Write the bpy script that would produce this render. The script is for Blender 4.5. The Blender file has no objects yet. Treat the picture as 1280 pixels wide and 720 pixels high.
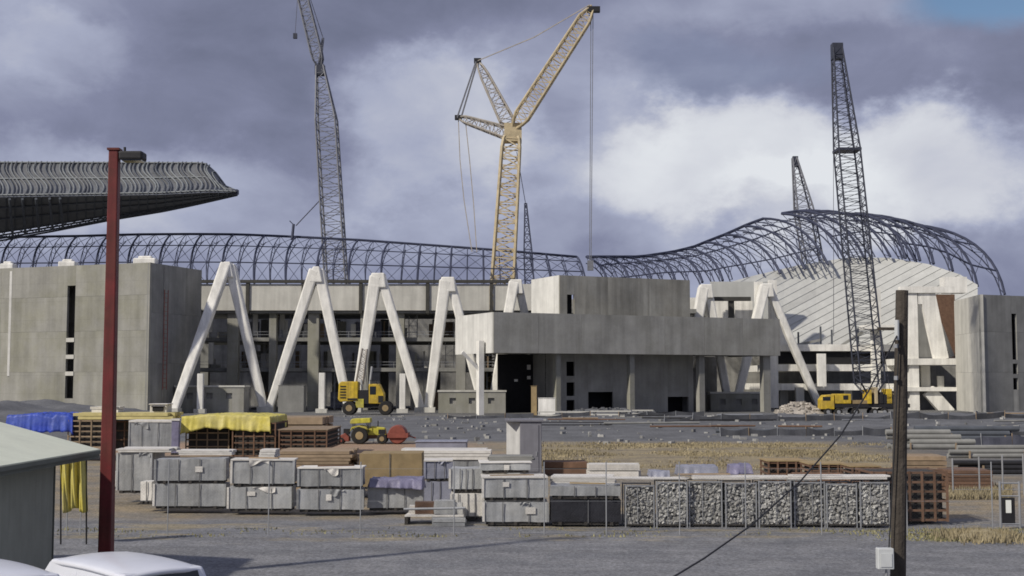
import bpy, math, random
from mathutils import Vector, Matrix, noise as mnoise
R = math.radians
rnd = random.Random(7)
sc = bpy.context.scene
col = sc.collection

# ------------------------------------------------------------------ camera
F = 1600.0; CAMH = 5.5; PITCH = math.atan(116.0/F)
cd = bpy.data.cameras.new('camera'); cam = bpy.data.objects.new('camera', cd); col.objects.link(cam)
cd.sensor_width = 36; cd.lens = 36*F/1280; cd.clip_start = .3; cd.clip_end = 6000
cam.location = (0, 0, CAMH); cam.rotation_euler = (math.pi/2+PITCH, 0, 0)
sc.camera = cam
# ------------------------------------------------------------------ light
SUN_EL = R(36); SUNH = Vector((-.79, -.61)).normalized()
to_sun = Vector((SUNH.x*math.cos(SUN_EL), SUNH.y*math.cos(SUN_EL), math.sin(SUN_EL)))
sd = bpy.data.lights.new('sun', 'SUN'); sd.energy = 2.7; sd.angle = R(2); sd.color = (1, .93, .82)
sun = bpy.data.objects.new('sun', sd); col.objects.link(sun)
sun.rotation_euler = (-to_sun).to_track_quat('-Z', 'Y').to_euler(); sun.location = (-40, -20, 60)
sc.cycles.filter_width = 1.7   # soft lens of the original
sc.view_settings.view_transform = 'Standard'; sc.view_settings.look = 'None'
sc.view_settings.exposure = .42; sc.view_settings.gamma = 1

def pdir(px, py):
    u = (px-640)/F; v = (360-py)/F
    return Vector((u, math.cos(PITCH)-v*math.sin(PITCH), math.sin(PITCH)+v*math.cos(PITCH)))
def P(px, py, D):
    d = pdir(px, py); k = D/d.y
    return Vector((d.x*k, D, CAMH+d.z*k))
def XD(px, D): return P(px, 476, D).x
def ZD(py, D): return P(640, py, D).z

# world: broken cloud over a clear sky, the same kind of cloud all round
w = bpy.data.worlds.new('World'); sc.world = w; w.use_nodes = True
nt = w.node_tree; nt.nodes.clear(); L = nt.links
def N(t, **k):
    n = nt.nodes.new(t)
    for a, b in k.items(): setattr(n, a, b)
    return n
def mth(op, a, b=None, clamp=False):
    n = N('ShaderNodeMath', operation=op, use_clamp=clamp)
    for i, x in enumerate((a, b)):
        if x is None: continue
        if isinstance(x, (int, float)): n.inputs[i].default_value = x
        else: L.new(x, n.inputs[i])
    return n.outputs[0]
def mrange(x, a, b, c=0., d=1.):
    n = N('ShaderNodeMapRange', interpolation_type='SMOOTHSTEP'); L.new(x, n.inputs[0])
    for i, q in enumerate((a, b, c, d)): n.inputs[i+1].default_value = q
    return n.outputs[0]
out = N('ShaderNodeOutputWorld'); bg = N('ShaderNodeBackground'); bg.inputs[1].default_value = .1
sky = N('ShaderNodeTexSky', sky_type='NISHITA', sun_disc=False); sky.sun_elevation = SUN_EL
sky.sun_rotation = math.atan2(SUNH.x, SUNH.y); sky.air_density = 1.0; sky.dust_density = .2; sky.ozone_density = 2.5
tc = N('ShaderNodeTexCoord')
def wnoise(scale, detail, rough, sz=1.0, off=(0, 0, 0), dist=0.):
    m = N('ShaderNodeMapping'); m.inputs['Scale'].default_value = (1, 1, sz); m.inputs['Location'].default_value = off
    L.new(tc.outputs['Generated'], m.inputs[0])
    n = N('ShaderNodeTexNoise'); n.inputs['Scale'].default_value = scale; n.inputs['Detail'].default_value = detail
    n.inputs['Roughness'].default_value = rough; n.inputs['Distortion'].default_value = dist
    L.new(m.outputs[0], n.inputs['Vector']); return n
warp = wnoise(6.5, 9, .6, 1.5)
sub = N('ShaderNodeVectorMath', operation='SUBTRACT'); L.new(warp.outputs['Color'], sub.inputs[0]); sub.inputs[1].default_value = (.5, .5, .5)
def blob(px, py, rx, ry, wob):
    """soft cloud bank around a direction; returns a 0..1 mask"""
    c = pdir(px, py).normalized()
    s = N('ShaderNodeVectorMath', operation='SCALE'); L.new(sub.outputs[0], s.inputs[0]); s.inputs['Scale'].default_value = wob
    a = N('ShaderNodeVectorMath', operation='ADD'); L.new(tc.outputs['Generated'], a.inputs[0]); L.new(s.outputs[0], a.inputs[1])
    b = N('ShaderNodeVectorMath', operation='SUBTRACT'); L.new(a.outputs[0], b.inputs[0]); b.inputs[1].default_value = c
    m = N('ShaderNodeVectorMath', operation='MULTIPLY'); L.new(b.outputs[0], m.inputs[0]); m.inputs[1].default_value = (F/rx, F/rx, F/ry)
    l = N('ShaderNodeVectorMath', operation='LENGTH'); L.new(m.outputs[0], l.inputs[0])
    return mrange(l.outputs['Value'], 1.15, .5)
n1 = wnoise(3.2, 7, .52, 1.9, (3.1, 0, .4), .3)
n2 = wnoise(11.0, 10, .62, 1.6, (1.1, 2., .7), .5)
base = mth('ADD', mth('MULTIPLY', mth('SUBTRACT', n1.outputs['Fac'], .5), .95), mth('MULTIPLY', mth('SUBTRACT', n2.outputs['Fac'], .5), .30))
lum = mth('ADD', base, .29)
for (px, py, rx, ry, wob, amt) in (
        (900, 215, 190, 85, .16, .46), (1180, 225, 170, 95, .16, .48), (1010, 265, 130, 60, .12, .25), (530, 160, 150, 95, .18, .30), (660, 210, 120, 70, .18, .16),
        (780, 170, 120, 80, .15, .12), (60, 240, 230, 70, .12, .22), (60, 70, 110, 60, .14, .14), (1040, 90, 330, 75, .14, -.17), (250, 120, 200, 90, .16, -.10),
        (800, 20, 200, 60, .15, -.05), (400, 275, 330, 60, .14, .12), (700, 285, 240, 55, .14, .08), (420, -15, 420, 70, .14, -.10)):
    lum = mth('ADD', lum, mth('MULTIPLY', blob(px, py, rx, ry, wob), amt))
ramp = N('ShaderNodeValToRGB'); L.new(lum, ramp.inputs[0])
cr = ramp.color_ramp
cr.elements[0].position = 0; cr.elements[0].color = (.108, .120, .178, 1)
cr.elements[1].position = 1; cr.elements[1].color = (.56, .58, .61, 1)
e = cr.elements.new(.22); e.color = (.170, .184, .268, 1)
e = cr.elements.new(.45); e.color = (.285, .308, .405, 1)
e = cr.elements.new(.72); e.color = (.45, .465, .515, 1)
cs = N('ShaderNodeVectorMath', operation='SCALE'); L.new(ramp.outputs[0], cs.inputs[0]); cs.inputs['Scale'].default_value = 10.
# gaps where clear sky shows
n3 = wnoise(2.3, 5, .5, 1.6, (.2, 5., .3), .2)
gap = mth('MAXIMUM', mrange(n3.outputs['Fac'], .70, .82), mth('MULTIPLY', blob(1232, -6, 110, 46, .06), 1.0))
gap = mth('MAXIMUM', gap, mth('MULTIPLY', blob(905, 95, 110, 45, .16), .10))
mx = N('ShaderNodeMix', data_type='RGBA'); L.new(gap, mx.inputs['Factor'])
sk2 = N('ShaderNodeVectorMath', operation='SCALE'); L.new(sky.outputs[0], sk2.inputs[0]); sk2.inputs['Scale'].default_value = .62
L.new(cs.outputs[0], mx.inputs['A']); L.new(sk2.outputs[0], mx.inputs['B'])
L.new(mx.outputs['Result'], bg.inputs[0]); L.new(bg.outputs[0], out.inputs[0])

# ------------------------------------------------------------------ materials
def mat(name, c, rough=.8, metal=0., var=.25, scale=1.5, streak=0., bump=0., bscale=20., island=0., rand=.0, c2=None, fine=0., lift=0., spec=.35):
    m = bpy.data.materials.new(name); m.use_nodes = True
    nt = m.node_tree; b = nt.nodes['Principled BSDF']; lk = nt.links
    b.inputs['Roughness'].default_value = rough; b.inputs['Metallic'].default_value = metal
    b.inputs['Specular IOR Level'].default_value = spec
    tc = nt.nodes.new('ShaderNodeTexCoord'); src = tc.outputs['Object']
    oi = nt.nodes.new('ShaderNodeObjectInfo')
    add = nt.nodes.new('ShaderNodeVectorMath'); add.operation = 'ADD'
    sc_ = nt.nodes.new('ShaderNodeVectorMath'); sc_.operation = 'SCALE'; sc_.inputs['Scale'].default_value = 37.
    comb = nt.nodes.new('ShaderNodeCombineXYZ')
    for i in range(3): lk.new(oi.outputs['Random'], comb.inputs[i])
    lk.new(comb.outputs[0], sc_.inputs[0]); lk.new(src, add.inputs[0]); lk.new(sc_.outputs[0], add.inputs[1])
    vec = add.outputs[0]
    def noi(s, d=5, r=.6, sclz=None, sxy=None):
        n = nt.nodes.new('ShaderNodeTexNoise'); n.inputs['Scale'].default_value = s; n.inputs['Detail'].default_value = d
        n.inputs['Roughness'].default_value = r
        if sclz is not None:
            mp = nt.nodes.new('ShaderNodeMapping'); mp.inputs['Scale'].default_value = (1, 1, sclz)
            lk.new(vec, mp.inputs[0]); lk.new(mp.outputs[0], n.inputs['Vector'])
        else: lk.new(vec, n.inputs['Vector'])
        return n.outputs['Fac']
    def mul(a, b_):
        n = nt.nodes.new('ShaderNodeMath'); n.operation = 'MULTIPLY'
        for i, x in enumerate((a, b_)):
            if isinstance(x, (int, float)): n.inputs[i].default_value = x
            else: lk.new(x, n.inputs[i])
        return n.outputs[0]
    def rng(x, lo, hi, c_, d_):
        n = nt.nodes.new('ShaderNodeMapRange'); lk.new(x, n.inputs[0])
        for i, q in enumerate((lo, hi, c_, d_)): n.inputs[i+1].default_value = q
        return n.outputs[0]
    f = rng(noi(scale), .25, .75, 1-var, 1+var)
    if streak: f = mul(f, rng(noi(scale*2.2, 4, .65, .06), .3, .75, 1+streak*.4, 1-streak))
    if fine: f = mul(f, rng(noi(scale*14, 3, .7), .2, .8, 1-fine, 1+fine))
    if rand: f = mul(f, rng(oi.outputs['Random'], 0, 1, 1-rand, 1+rand))
    if island:
        g = nt.nodes.new('ShaderNodeNewGeometry'); f = mul(f, rng(g.outputs['Random Per Island'], 0, 1, 1-island, 1+island))
    if lift:   # faint pour joints every few metres
        sx = nt.nodes.new('ShaderNodeSeparateXYZ'); lk.new(src, sx.inputs[0])
        fr = mul(sx.outputs[2], 1/lift); n = nt.nodes.new('ShaderNodeMath'); n.operation = 'FRACT'; lk.new(fr, n.inputs[0])
        f = mul(f, rng(n.outputs[0], 0, .03, .82, 1.))
    colr = nt.nodes.new('ShaderNodeRGB'); colr.outputs[0].default_value = (*c, 1); cs = colr.outputs[0]
    if c2:
        mx = nt.nodes.new('ShaderNodeMix'); mx.data_type = 'RGBA'
        lk.new(rng(noi(scale*.6, 6, .65), .42, .62, 0, 1), mx.inputs['Factor'])
        lk.new(cs, mx.inputs['A']); mx.inputs['B'].default_value = (*c2, 1); cs = mx.outputs['Result']
    vm = nt.nodes.new('ShaderNodeVectorMath'); vm.operation = 'SCALE'; lk.new(cs, vm.inputs[0]); lk.new(f, vm.inputs['Scale'])
    lk.new(vm.outputs[0], b.inputs['Base Color'])
    if bump:
        bn = nt.nodes.new('ShaderNodeBump'); bn.inputs['Strength'].default_value = bump; bn.inputs['Distance'].default_value = .05
        lk.new(noi(bscale, 4, .6), bn.inputs['Height']); lk.new(bn.outputs[0], b.inputs['Normal'])
    return m
M = dict(
 conc=mat('concrete', (.31, .305, .275), .9, var=.16, scale=.22, streak=.26, fine=.07, c2=(.275, .27, .22), lift=3.2, bump=.2, bscale=3),
 conc_stain=mat('stained_concrete', (.31, .30, .26), .9, var=.25, scale=.2, streak=.5, fine=.07, c2=(.35, .345, .31)),
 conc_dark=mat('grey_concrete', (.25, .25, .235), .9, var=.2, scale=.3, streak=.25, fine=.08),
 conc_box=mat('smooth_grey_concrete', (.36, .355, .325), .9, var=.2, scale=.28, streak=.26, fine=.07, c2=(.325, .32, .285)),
 white=mat('white_concrete', (.80, .785, .73), .8, var=.16, scale=.45, streak=.28, fine=.08),
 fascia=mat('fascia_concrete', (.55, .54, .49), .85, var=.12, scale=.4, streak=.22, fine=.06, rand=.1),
 terrace=mat('terrace_panel', (.47, .475, .45), .8, var=.08, scale=.3, streak=.1, rand=.07),
 inner=mat('raw_inner_concrete', (.30, .295, .275), .95, var=.35, scale=.4, streak=.3),
 dark=mat('opening_shade', (.018, .018, .02), .9, var=.3),  # near-black colour stands in for shade inside openings and passages
 steel=mat('blue_grey_steel', (.055, .062, .10), .55, .3, var=.2, scale=.8),
 steel_far=mat('weathered_grey_steel', (.10, .11, .125), .6, .2, var=.25, scale=.8),
 rail=mat('dark_rail_steel', (.06, .058, .05), .6, .2),
 roofdark=mat('dark_roof_sheet', (.15, .155, .16), .6, .1, var=.25, scale=.4),
 roofrib=mat('grey_roof_rib', (.20, .215, .22), .6, .1, var=.2, scale=.6),
 craneY=mat('faded_crane_yellow', (.52, .43, .27), .55, var=.3, scale=.7, rand=.1),
 craneP=mat('pale_crane_paint', (.34, .31, .27), .55, var=.25, scale=.8),
 craneG=mat('grey_crane_lattice', (.19, .195, .215), .55, .2, var=.25),
 craneD=mat('dark_crane_lattice', (.05, .055, .075), .55, .2, var=.25),
 cable=mat('steel_cable', (.10, .10, .12), .6, .3),
 yellow=mat('machine_yellow', (.60, .42, .035), .5, var=.3, scale=1.2, fine=.22, streak=.35, c2=(.48, .33, .06)),
 lime=mat('lime_yellow_paint', (.52, .48, .06), .5, var=.3, scale=1.4, fine=.2, streak=.3, c2=(.42, .37, .09)),
 red=mat('red_oxide_paint', (.24, .07, .05), .6, var=.25, scale=3, fine=.12),
 redpole=mat('red_pole_paint', (.15, .022, .022), .5, var=.25, scale=1.6, streak=.35, fine=.15, c2=(.12, .028, .022)),
 rubber=mat('tyre_rubber', (.025, .024, .023), .9, var=.3, scale=4),
 black=mat('black_steel', (.02, .02, .022), .6, var=.3, scale=4),
 glass=mat('dark_glass', (.015, .02, .025), .08, var=.1, spec=.6),
 wrap=mat('grey_plastic_wrap', (.30, .31, .32), .5, var=.2, scale=1.1, fine=.12, bump=.5, bscale=3.5, rand=.24, streak=.38, c2=(.36, .365, .36)),
 wrapblue=mat('bluish_plastic_wrap', (.25, .26, .32), .5, var=.2, scale=1.2, bump=.5, bscale=4, rand=.1),
 blackload=mat('black_film', (.022, .022, .027), .45, var=.4, scale=2, bump=.5, bscale=5),
 whitewood=mat('whitewashed_timber', (.62, .60, .56), .8, var=.2, scale=3, rand=.12, fine=.1),
 wood=mat('weathered_timber', (.30, .225, .15), .85, var=.25, scale=2, rand=.2, fine=.15),
 redwood=mat('reddish_timber', (.145, .085, .055), .85, var=.3, scale=2, rand=.22, fine=.15),
 tan=mat('tan_board', (.30, .225, .12), .85, var=.2, scale=2, rand=.12, fine=.1),
 bearer=mat('dark_pallet_bearer', (.05, .045, .04), .9, var=.3, scale=3),
 strap=mat('packing_strap', (.12, .12, .125), .6),
 tarpY=mat('yellow_tarpaulin', (.58, .50, .10), .55, var=.25, scale=.9, bump=.8, bscale=2.2, fine=.12, c2=(.52, .46, .17)),
 tarpB=mat('blue_tarpaulin', (.03, .065, .42), .5, var=.35, scale=1, bump=.8, bscale=2.2, fine=.15, c2=(.06, .10, .40)),
 tarpP=mat('violet_tarpaulin', (.19, .18, .27), .5, var=.35, scale=1.5, bump=.6, bscale=4),
 rubble=mat('broken_rubble', (.38, .38, .365), .9, var=.2, scale=5, island=.42, rand=.28, c2=(.31, .305, .29)),
 galv=mat('galvanised_tube', (.36, .37, .38), .5, .4, var=.15),
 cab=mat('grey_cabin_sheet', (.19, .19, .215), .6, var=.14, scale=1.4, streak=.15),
 cabsunlit=mat('sunlit_cabin_sheet', (.48, .48, .47), .6, var=.14, scale=1.4, streak=.15),  # lighter copy of the cabin sheet, sunlight painted on the left side
 shedwall=mat('olive_shed_cladding', (.36, .365, .29), .8, var=.1, scale=1, streak=.12, fine=.05),
 shedroof=mat('pale_green_roof_sheet', (.70, .73, .59), .6, var=.08, scale=.8, fine=.05, streak=.05),
 trim=mat('grey_green_trim', (.15, .16, .13), .7, var=.15),
 carwhite=mat('white_car_paint', (.66, .68, .74), .25, var=.04, scale=2, spec=.5),
 carblack=mat('black_car_trim', (.02, .02, .02), .5),
 polewood=mat('dark_creosoted_timber', (.065, .055, .045), .9, var=.35, scale=3, streak=.5, fine=.2, bump=.6, bscale=14),
 meter=mat('pale_grey_enamel', (.55, .57, .57), .5, var=.08, scale=4, streak=.1),
 gravel=mat('grey_gravel', (.125, .128, .135), .95, var=.3, scale=.25, fine=.3, bump=.8, bscale=6),
 rock=mat('pale_rubble', (.36, .33, .29), .95, var=.3, scale=.6, fine=.25, island=.3, bump=.6, bscale=3),
 straw=mat('dry_straw_grass', (.30, .255, .16), .95, var=.35, scale=.2, island=.2),
 greengrass=mat('mixed_dry_grass', (.25, .235, .12), .95, var=.3, scale=.4, island=.4),
  netdark=mat('dark_shade_net', (.065, .068, .078), .9, var=.35, scale=.8, fine=.2, rand=.3),
 netblue=mat('bluish_shade_net', (.095, .10, .13), .9, var=.3, scale=.8, fine=.2, rand=.25),
 straight=mat('pale_yellow_board', (.52, .45, .20), .8, var=.2, scale=2, rand=.12, fine=.1),
 pale=mat('sunlit_concrete', (.64, .635, .60), .85, var=.12, scale=.5, streak=.22, fine=.06),  # brighter concrete for the left end walls, sunlight put into the colour
 sign=mat('white_sign', (.8, .82, .76), .5, var=.05),
)

# ------------------------------------------------------------------ mesh helpers
class MB:
    def __init__(s): s.v = []; s.f = []
    def add(s, vs, fs):
        o = len(s.v); s.v += [Vector(p) for p in vs]; s.f += [tuple(i+o for i in q) for q in fs]; return s
    def hexa(s, p): return s.add(p, [(3, 2, 1, 0), (4, 5, 6, 7), (0, 1, 5, 4), (1, 2, 6, 5), (2, 3, 7, 6), (3, 0, 4, 7)])
    def box(s, c, d, rz=0., rx=0.):
        m = Matrix.Rotation(rz, 3, 'Z') @ Matrix.Rotation(rx, 3, 'X'); c = Vector(c); x, y, z = d[0]/2, d[1]/2, d[2]/2
        return s.hexa([c+m@Vector(q) for q in ((-x, -y, -z), (x, -y, -z), (x, y, -z), (-x, y, -z), (-x, -y, z), (x, -y, z), (x, y, z), (-x, y, z))])
    def span(s, a, b):
        a = Vector(a); b = Vector(b); return s.box((a+b)/2, b-a)
    def wall(s, A, B, z0, z1, th):
        """upright slab whose outer face runs from A to B (left to right as seen from outside); thickness goes inward"""
        A = Vector((A[0], A[1], 0)); B = Vector((B[0], B[1], 0)); e = (B-A).normalized(); n = Vector((-e.y, e.x, 0))*th
        q = [A, B, B+n, A+n]
        return s.hexa([p+Vector((0, 0, z0)) for p in q]+[p+Vector((0, 0, z1)) for p in q])
    def beam(s, p, q, w, h=None, w2=None, h2=None, up=(0, 1, 0)):
        """tapered rectangular bar; h is measured along `up`"""
        p = Vector(p); q = Vector(q); h = h or w; w2 = w2 or w; h2 = h2 or h
        d = (q-p).normalized(); u = Vector(up); sd = d.cross(u)
        if sd.length < 1e-4: u = Vector((1, 0, 0)); sd = d.cross(u)
        sd.normalize(); u = sd.cross(d).normalized()
        A = [p+sd*a*w/2+u*b*h/2 for a, b in ((-1, -1), (1, -1), (1, 1), (-1, 1))]
        B = [q+sd*a*w2/2+u*b*h2/2 for a, b in ((-1, -1), (1, -1), (1, 1), (-1, 1))]
        return s.hexa(A+B)
    def tube(s, pts, r, n=6, r2=None):
        pts = [Vector(p) for p in pts]; k = len(pts); o = len(s.v); pu = None
        for i, p in enumerate(pts):
            d = (pts[min(i+1, k-1)]-pts[max(i-1, 0)]).normalized()
            if pu is None:
                pu = d.orthogonal().normalized()
            u = (pu-d*pu.dot(d)); u = u.normalized() if u.length > 1e-5 else d.orthogonal().normalized(); pu = u
            v = d.cross(u); rr = r if r2 is None else r+(r2-r)*i/(k-1)
            for j in range(n):
                a = 2*math.pi*j/n; s.v.append(p+u*math.cos(a)*rr+v*math.sin(a)*rr)
        for i in range(k-1):
            for j in range(n):
                a = o+i*n+j; b = o+i*n+(j+1) % n; s.f.append((a, b, b+n, a+n))
        s.f.append(tuple(o+j for j in range(n-1, -1, -1))); s.f.append(tuple(o+(k-1)*n+j for j in range(n)))
        return s
    def prism(s, poly, y0, y1):
        """polygon in the XZ plane extruded along Y"""
        n = len(poly); o = len(s.v)
        s.v += [Vector((x, y0, z)) for x, z in poly]+[Vector((x, y1, z)) for x, z in poly]
        s.f += [tuple(o+i for i in range(n)), tuple(o+n+i for i in range(n-1, -1, -1))]
        s.f += [(o+i, o+n+i, o+n+(i+1) % n, o+(i+1) % n) for i in range(n)]
        return s
    def wheel(s, c, r, wd, n=18, ax='y'):
        c = Vector(c); a = Vector((0, wd/2, 0)) if ax == 'y' else Vector((wd/2, 0, 0))
        k = .86
        return s.tube([c-a, c-a*.8, c+a*.8, c+a], r, n) if False else s._wheel(c, a, r, n)
    def _wheel(s, c, a, r, n):
        o = len(s.v); e1 = Vector((0, 0, 1)); e2 = a.normalized().cross(e1)
        for t, rr in ((-1, r*.6), (-1, r*.9), (-.7, r), (.7, r), (1, r*.9), (1, r*.6)):
            for j in range(n):
                g = 2*math.pi*j/n; s.v.append(c+a*t+(e1*math.cos(g)+e2*math.sin(g))*rr)
        for i in range(5):
            for j in range(n):
                p = o+i*n+j; q = o+i*n+(j+1) % n; s.f.append((p, q, q+n, p+n))
        s.f.append(tuple(o+j for j in range(n-1, -1, -1))); s.f.append(tuple(o+5*n+j for j in range(n)))
        return s
    def grid(s, fn, nu, nv):
        o = len(s.v)
        for i in range(nu+1):
            for j in range(nv+1): s.v.append(Vector(fn(i/nu, j/nv)))
        for i in range(nu):
            for j in range(nv):
                a = o+i*(nv+1)+j; s.f.append((a, a+nv+1, a+nv+2, a+1))
        return s
    def build(s, name, m, parent=None, loc=None, local=False, smooth=False, bevel=0, kind=None):
        me = bpy.data.meshes.new(name)
        off = Vector((0, 0, 0))
        if parent is not None and not local: off = ORG.get(parent.name, off)
        if loc is not None: off = Vector(loc)
        me.from_pydata([p-off for p in s.v], [], s.f); me.update()
        me.materials.append(M[m] if isinstance(m, str) else m)
        if smooth:
            me.polygons.foreach_set('use_smooth', [True]*len(me.polygons))
        o = bpy.data.objects.new(name, me); col.objects.link(o)
        if parent is not None: o.parent = parent
        if loc is not None: o.location = loc
        if bevel:
            b = o.modifiers.new('bevel', 'BEVEL'); b.width = bevel; b.segments = 2; b.limit_method = 'ANGLE'
        ORG[o.name] = off.copy()
        if kind: o['kind'] = kind
        return o
ORG = {}
def tag(o, label, cat, group=None):
    o['label'] = label; o['category'] = cat
    if group: o['group'] = group
    return o
def thing(name, label, cat, loc=(0, 0, 0), rz=0., group=None):
    o = bpy.data.objects.new(name, None); col.objects.link(o); o.location = loc; o.rotation_euler = (0, 0, rz)
    o.empty_display_size = .5; ORG[o.name] = Vector(loc); return tag(o, label, cat, group)
def dup(o, parent=None):
    c = o.copy(); col.objects.link(c)
    if parent is not None: c.parent = parent
    ORG[c.name] = ORG.get(o.name, Vector()).copy()
    for ch in list(o.children): dup(ch, c)
    return c
def fbm(x, y, z=0., o=4):
    return mnoise.fractal(Vector((x, y, z)), 1., 2., o)
def interp(tab, x):
    if x <= tab[0][0]: return tab[0][1]
    for (a, b), (c, d) in zip(tab, tab[1:]):
        if x <= c: return b+(d-b)*(x-a)/(c-a)
    return tab[-1][1]
def lattice(p0, p1, w0, w1, bays, rc, rl, up=(0, 1, 0), taper0=0., taper1=0., parent=None, m='craneG', name='boom'):
    """four-chord lattice boom; tapers to a point over the given share of its ends. Parts: four chords and the lacing"""
    p0 = Vector(p0); p1 = Vector(p1); d = (p1-p0).normalized(); u = Vector(up); sd = d.cross(u).normalized(); u = sd.cross(d)
    def wd(t):
        k = w0+(w1-w0)*t
        if taper0 and t < taper0: k *= .25+.75*t/taper0
        if taper1 and t > 1-taper1: k *= .25+.75*(1-t)/taper1
        return k
    ring = []
    ts = sorted(set([i/bays for i in range(bays+1)]))
    for t in ts:
        c = p0+(p1-p0)*t; k = wd(t)/2
        ring.append([c+sd*a*k+u*b*k for a, b in ((-1, -1), (1, -1), (1, 1), (-1, 1))])
    b = obj = MB()
    first = None
    holder = parent
    for j in range(4):
        MB().tube([r[j] for r in ring], rc, 6).build(name+'_chord', m, holder)
    lc = MB()
    for i in range(len(ring)-1):
        for j in range(4):
            k = (j+1) % 4
            a, c = (ring[i][j], ring[i+1][k]) if i % 2 == 0 else (ring[i][k], ring[i+1][j])
            lc.tube([a, c], rl, 4); lc.tube([ring[i][j], ring[i][k]], rl*.9, 4)
    lc.build(name+'_lacing', m, holder, kind='stuff')
    return ring

# ================================================================== SETTING
def ground_mat():
    m = bpy.data.materials.new('site_ground'); m.use_nodes = True; nt = m.node_tree; lk = nt.links; b = nt.nodes['Principled BSDF']
    b.inputs['Roughness'].default_value = .95; b.inputs['Specular IOR Level'].default_value = .2
    g = nt.nodes.new('ShaderNodeNewGeometry')
    def noi(s, d=5, r=.6, st=(1, 1, 1)):
        mp = nt.nodes.new('ShaderNodeMapping'); mp.inputs['Scale'].default_value = st; lk.new(g.outputs['Position'], mp.inputs[0])
        n = nt.nodes.new('ShaderNodeTexNoise'); n.inputs['Scale'].default_value = s; n.inputs['Detail'].default_value = d; n.inputs['Roughness'].default_value = r
        lk.new(mp.outputs[0], n.inputs['Vector']); return n.outputs['Fac']
    def ma(op, a, b_=0.):
        n = nt.nodes.new('ShaderNodeMath'); n.operation = op
        for i, x in enumerate((a, b_)):
            if isinstance(x, (int, float)): n.inputs[i].default_value = x
            else: lk.new(x, n.inputs[i])
        return n.outputs[0]
    def ss(x, a, b_, c_=0., d_=1.):
        n = nt.nodes.new('ShaderNodeMapRange'); n.interpolation_type = 'SMOOTHSTEP'; lk.new(x, n.inputs[0])
        for i, q in enumerate((a, b_, c_, d_)): n.inputs[i+1].default_value = q
        return n.outputs[0]
    sx = nt.nodes.new('ShaderNodeSeparateXYZ'); lk.new(g.outputs['Position'], sx.inputs[0])
    y = ma('ADD', sx.outputs[1], ma('MULTIPLY', ma('SUBTRACT', noi(.25), .5), 5.))
    xw = ma('ADD', sx.outputs[0], ma('MULTIPLY', ma('SUBTRACT', noi(.2), .5), 10.))
    def mixc(f, a, c):
        n = nt.nodes.new('ShaderNodeMix'); n.data_type = 'RGBA'; lk.new(f, n.inputs['Factor'])
        if isinstance(a, tuple): n.inputs['A'].default_value = (*a, 1)
        else: lk.new(a, n.inputs['A'])
        if isinstance(c, tuple): n.inputs['B'].default_value = (*c, 1)
        else: lk.new(c, n.inputs['B'])
        return n.outputs['Result']
    c = mixc(ss(noi(.6, 6, .65), .35, .65), (.172, .176, .188), (.222, .224, .232))     # gravel lot
    pt = ma('MULTIPLY', ss(noi(.5, 6, .7, (.35, 1, 1)), .5, .62), ma('MULTIPLY', ss(y, 43.5, 45.5), ss(y, 52, 49)))
    c = mixc(ma('MULTIPLY', pt, .75), c, (.33, .28, .18))                               # straw at the fence line
    dirt = mixc(ss(noi(.35, 6, .65), .4, .62), (.22, .20, .17), (.30, .245, .165))
    c = mixc(ss(y, 50, 53), c, dirt)                                                    # yard earth
    gm = ma('MULTIPLY', ma('MULTIPLY', ss(y, 76, 82), ss(y, 118, 111)), ma('MULTIPLY', ss(xw, -3, 3), ss(xw, 34, 27)))
    c = mixc(gm, c, mixc(ss(noi(.3, 6, .65), .38, .66), (.31, .26, .165), (.215, .185, .14)))  # dry grass strip
    tr = ma('MULTIPLY', ma('MULTIPLY', ss(y, 92, 98), ss(y, 118, 112)), ss(xw, 0, -6))
    rg = ma('MULTIPLY', ma('MULTIPLY', ss(y, 66, 72), ss(y, 130, 124)), ss(xw, 25, 33))
    c = mixc(rg, c, mixc(ss(noi(.4, 6, .65), .4, .62), (.115, .115, .12), (.17, .16, .145)))
    c = mixc(tr, c, (.33, .235, .165))                                                  # brown haul track
    c = mixc(ss(y, 112, 121), c, mixc(ss(noi(.3, 6, .65, (.4, 1, 1)), .35, .65), (.12, .123, .13), (.17, .167, .16)))  # grey building platform
    rut = ss(noi(.7, 5, .65, (.22, .8, 1)), .34, .66, .88, 1.1)
    fine = ss(noi(8., 4, .85), .3, .7, .55, 1.45)
    fin2 = ss(noi(2.2, 4, .7), .25, .75, .85, 1.15)
    vm = nt.nodes.new('ShaderNodeVectorMath'); vm.operation = 'SCALE'; lk.new(c, vm.inputs[0]); lk.new(ma('MULTIPLY', ma('MULTIPLY', fine, fin2), rut), vm.inputs['Scale'])
    lk.new(vm.outputs[0], b.inputs['Base Color'])
    bn = nt.nodes.new('ShaderNodeBump'); bn.inputs['Strength'].default_value = .8; bn.inputs['Distance'].default_value = .06
    lk.new(noi(6., 5, .8), bn.inputs['Height']); lk.new(bn.outputs[0], b.inputs['Normal'])
    return m
g = MB()
def gfun(u, v):
    y = -30+v*330; x = (u-.5)*320
    return (x, y, .05*fbm(x*.08, y*.08)*min(1, max(0, (y-30)/20)))
g.grid(gfun, 110, 110)
far = MB().add([(-3000, -500, -.25), (3000, -500, -.25), (3000, 4000, -.25), (-3000, 4000, -.25)], [(0, 1, 2, 3)])
o = g.build('ground', ground_mat(), smooth=True); o['kind'] = 'structure'
o = far.build('terrain', 'gravel'); o['kind'] = 'structure'

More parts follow.
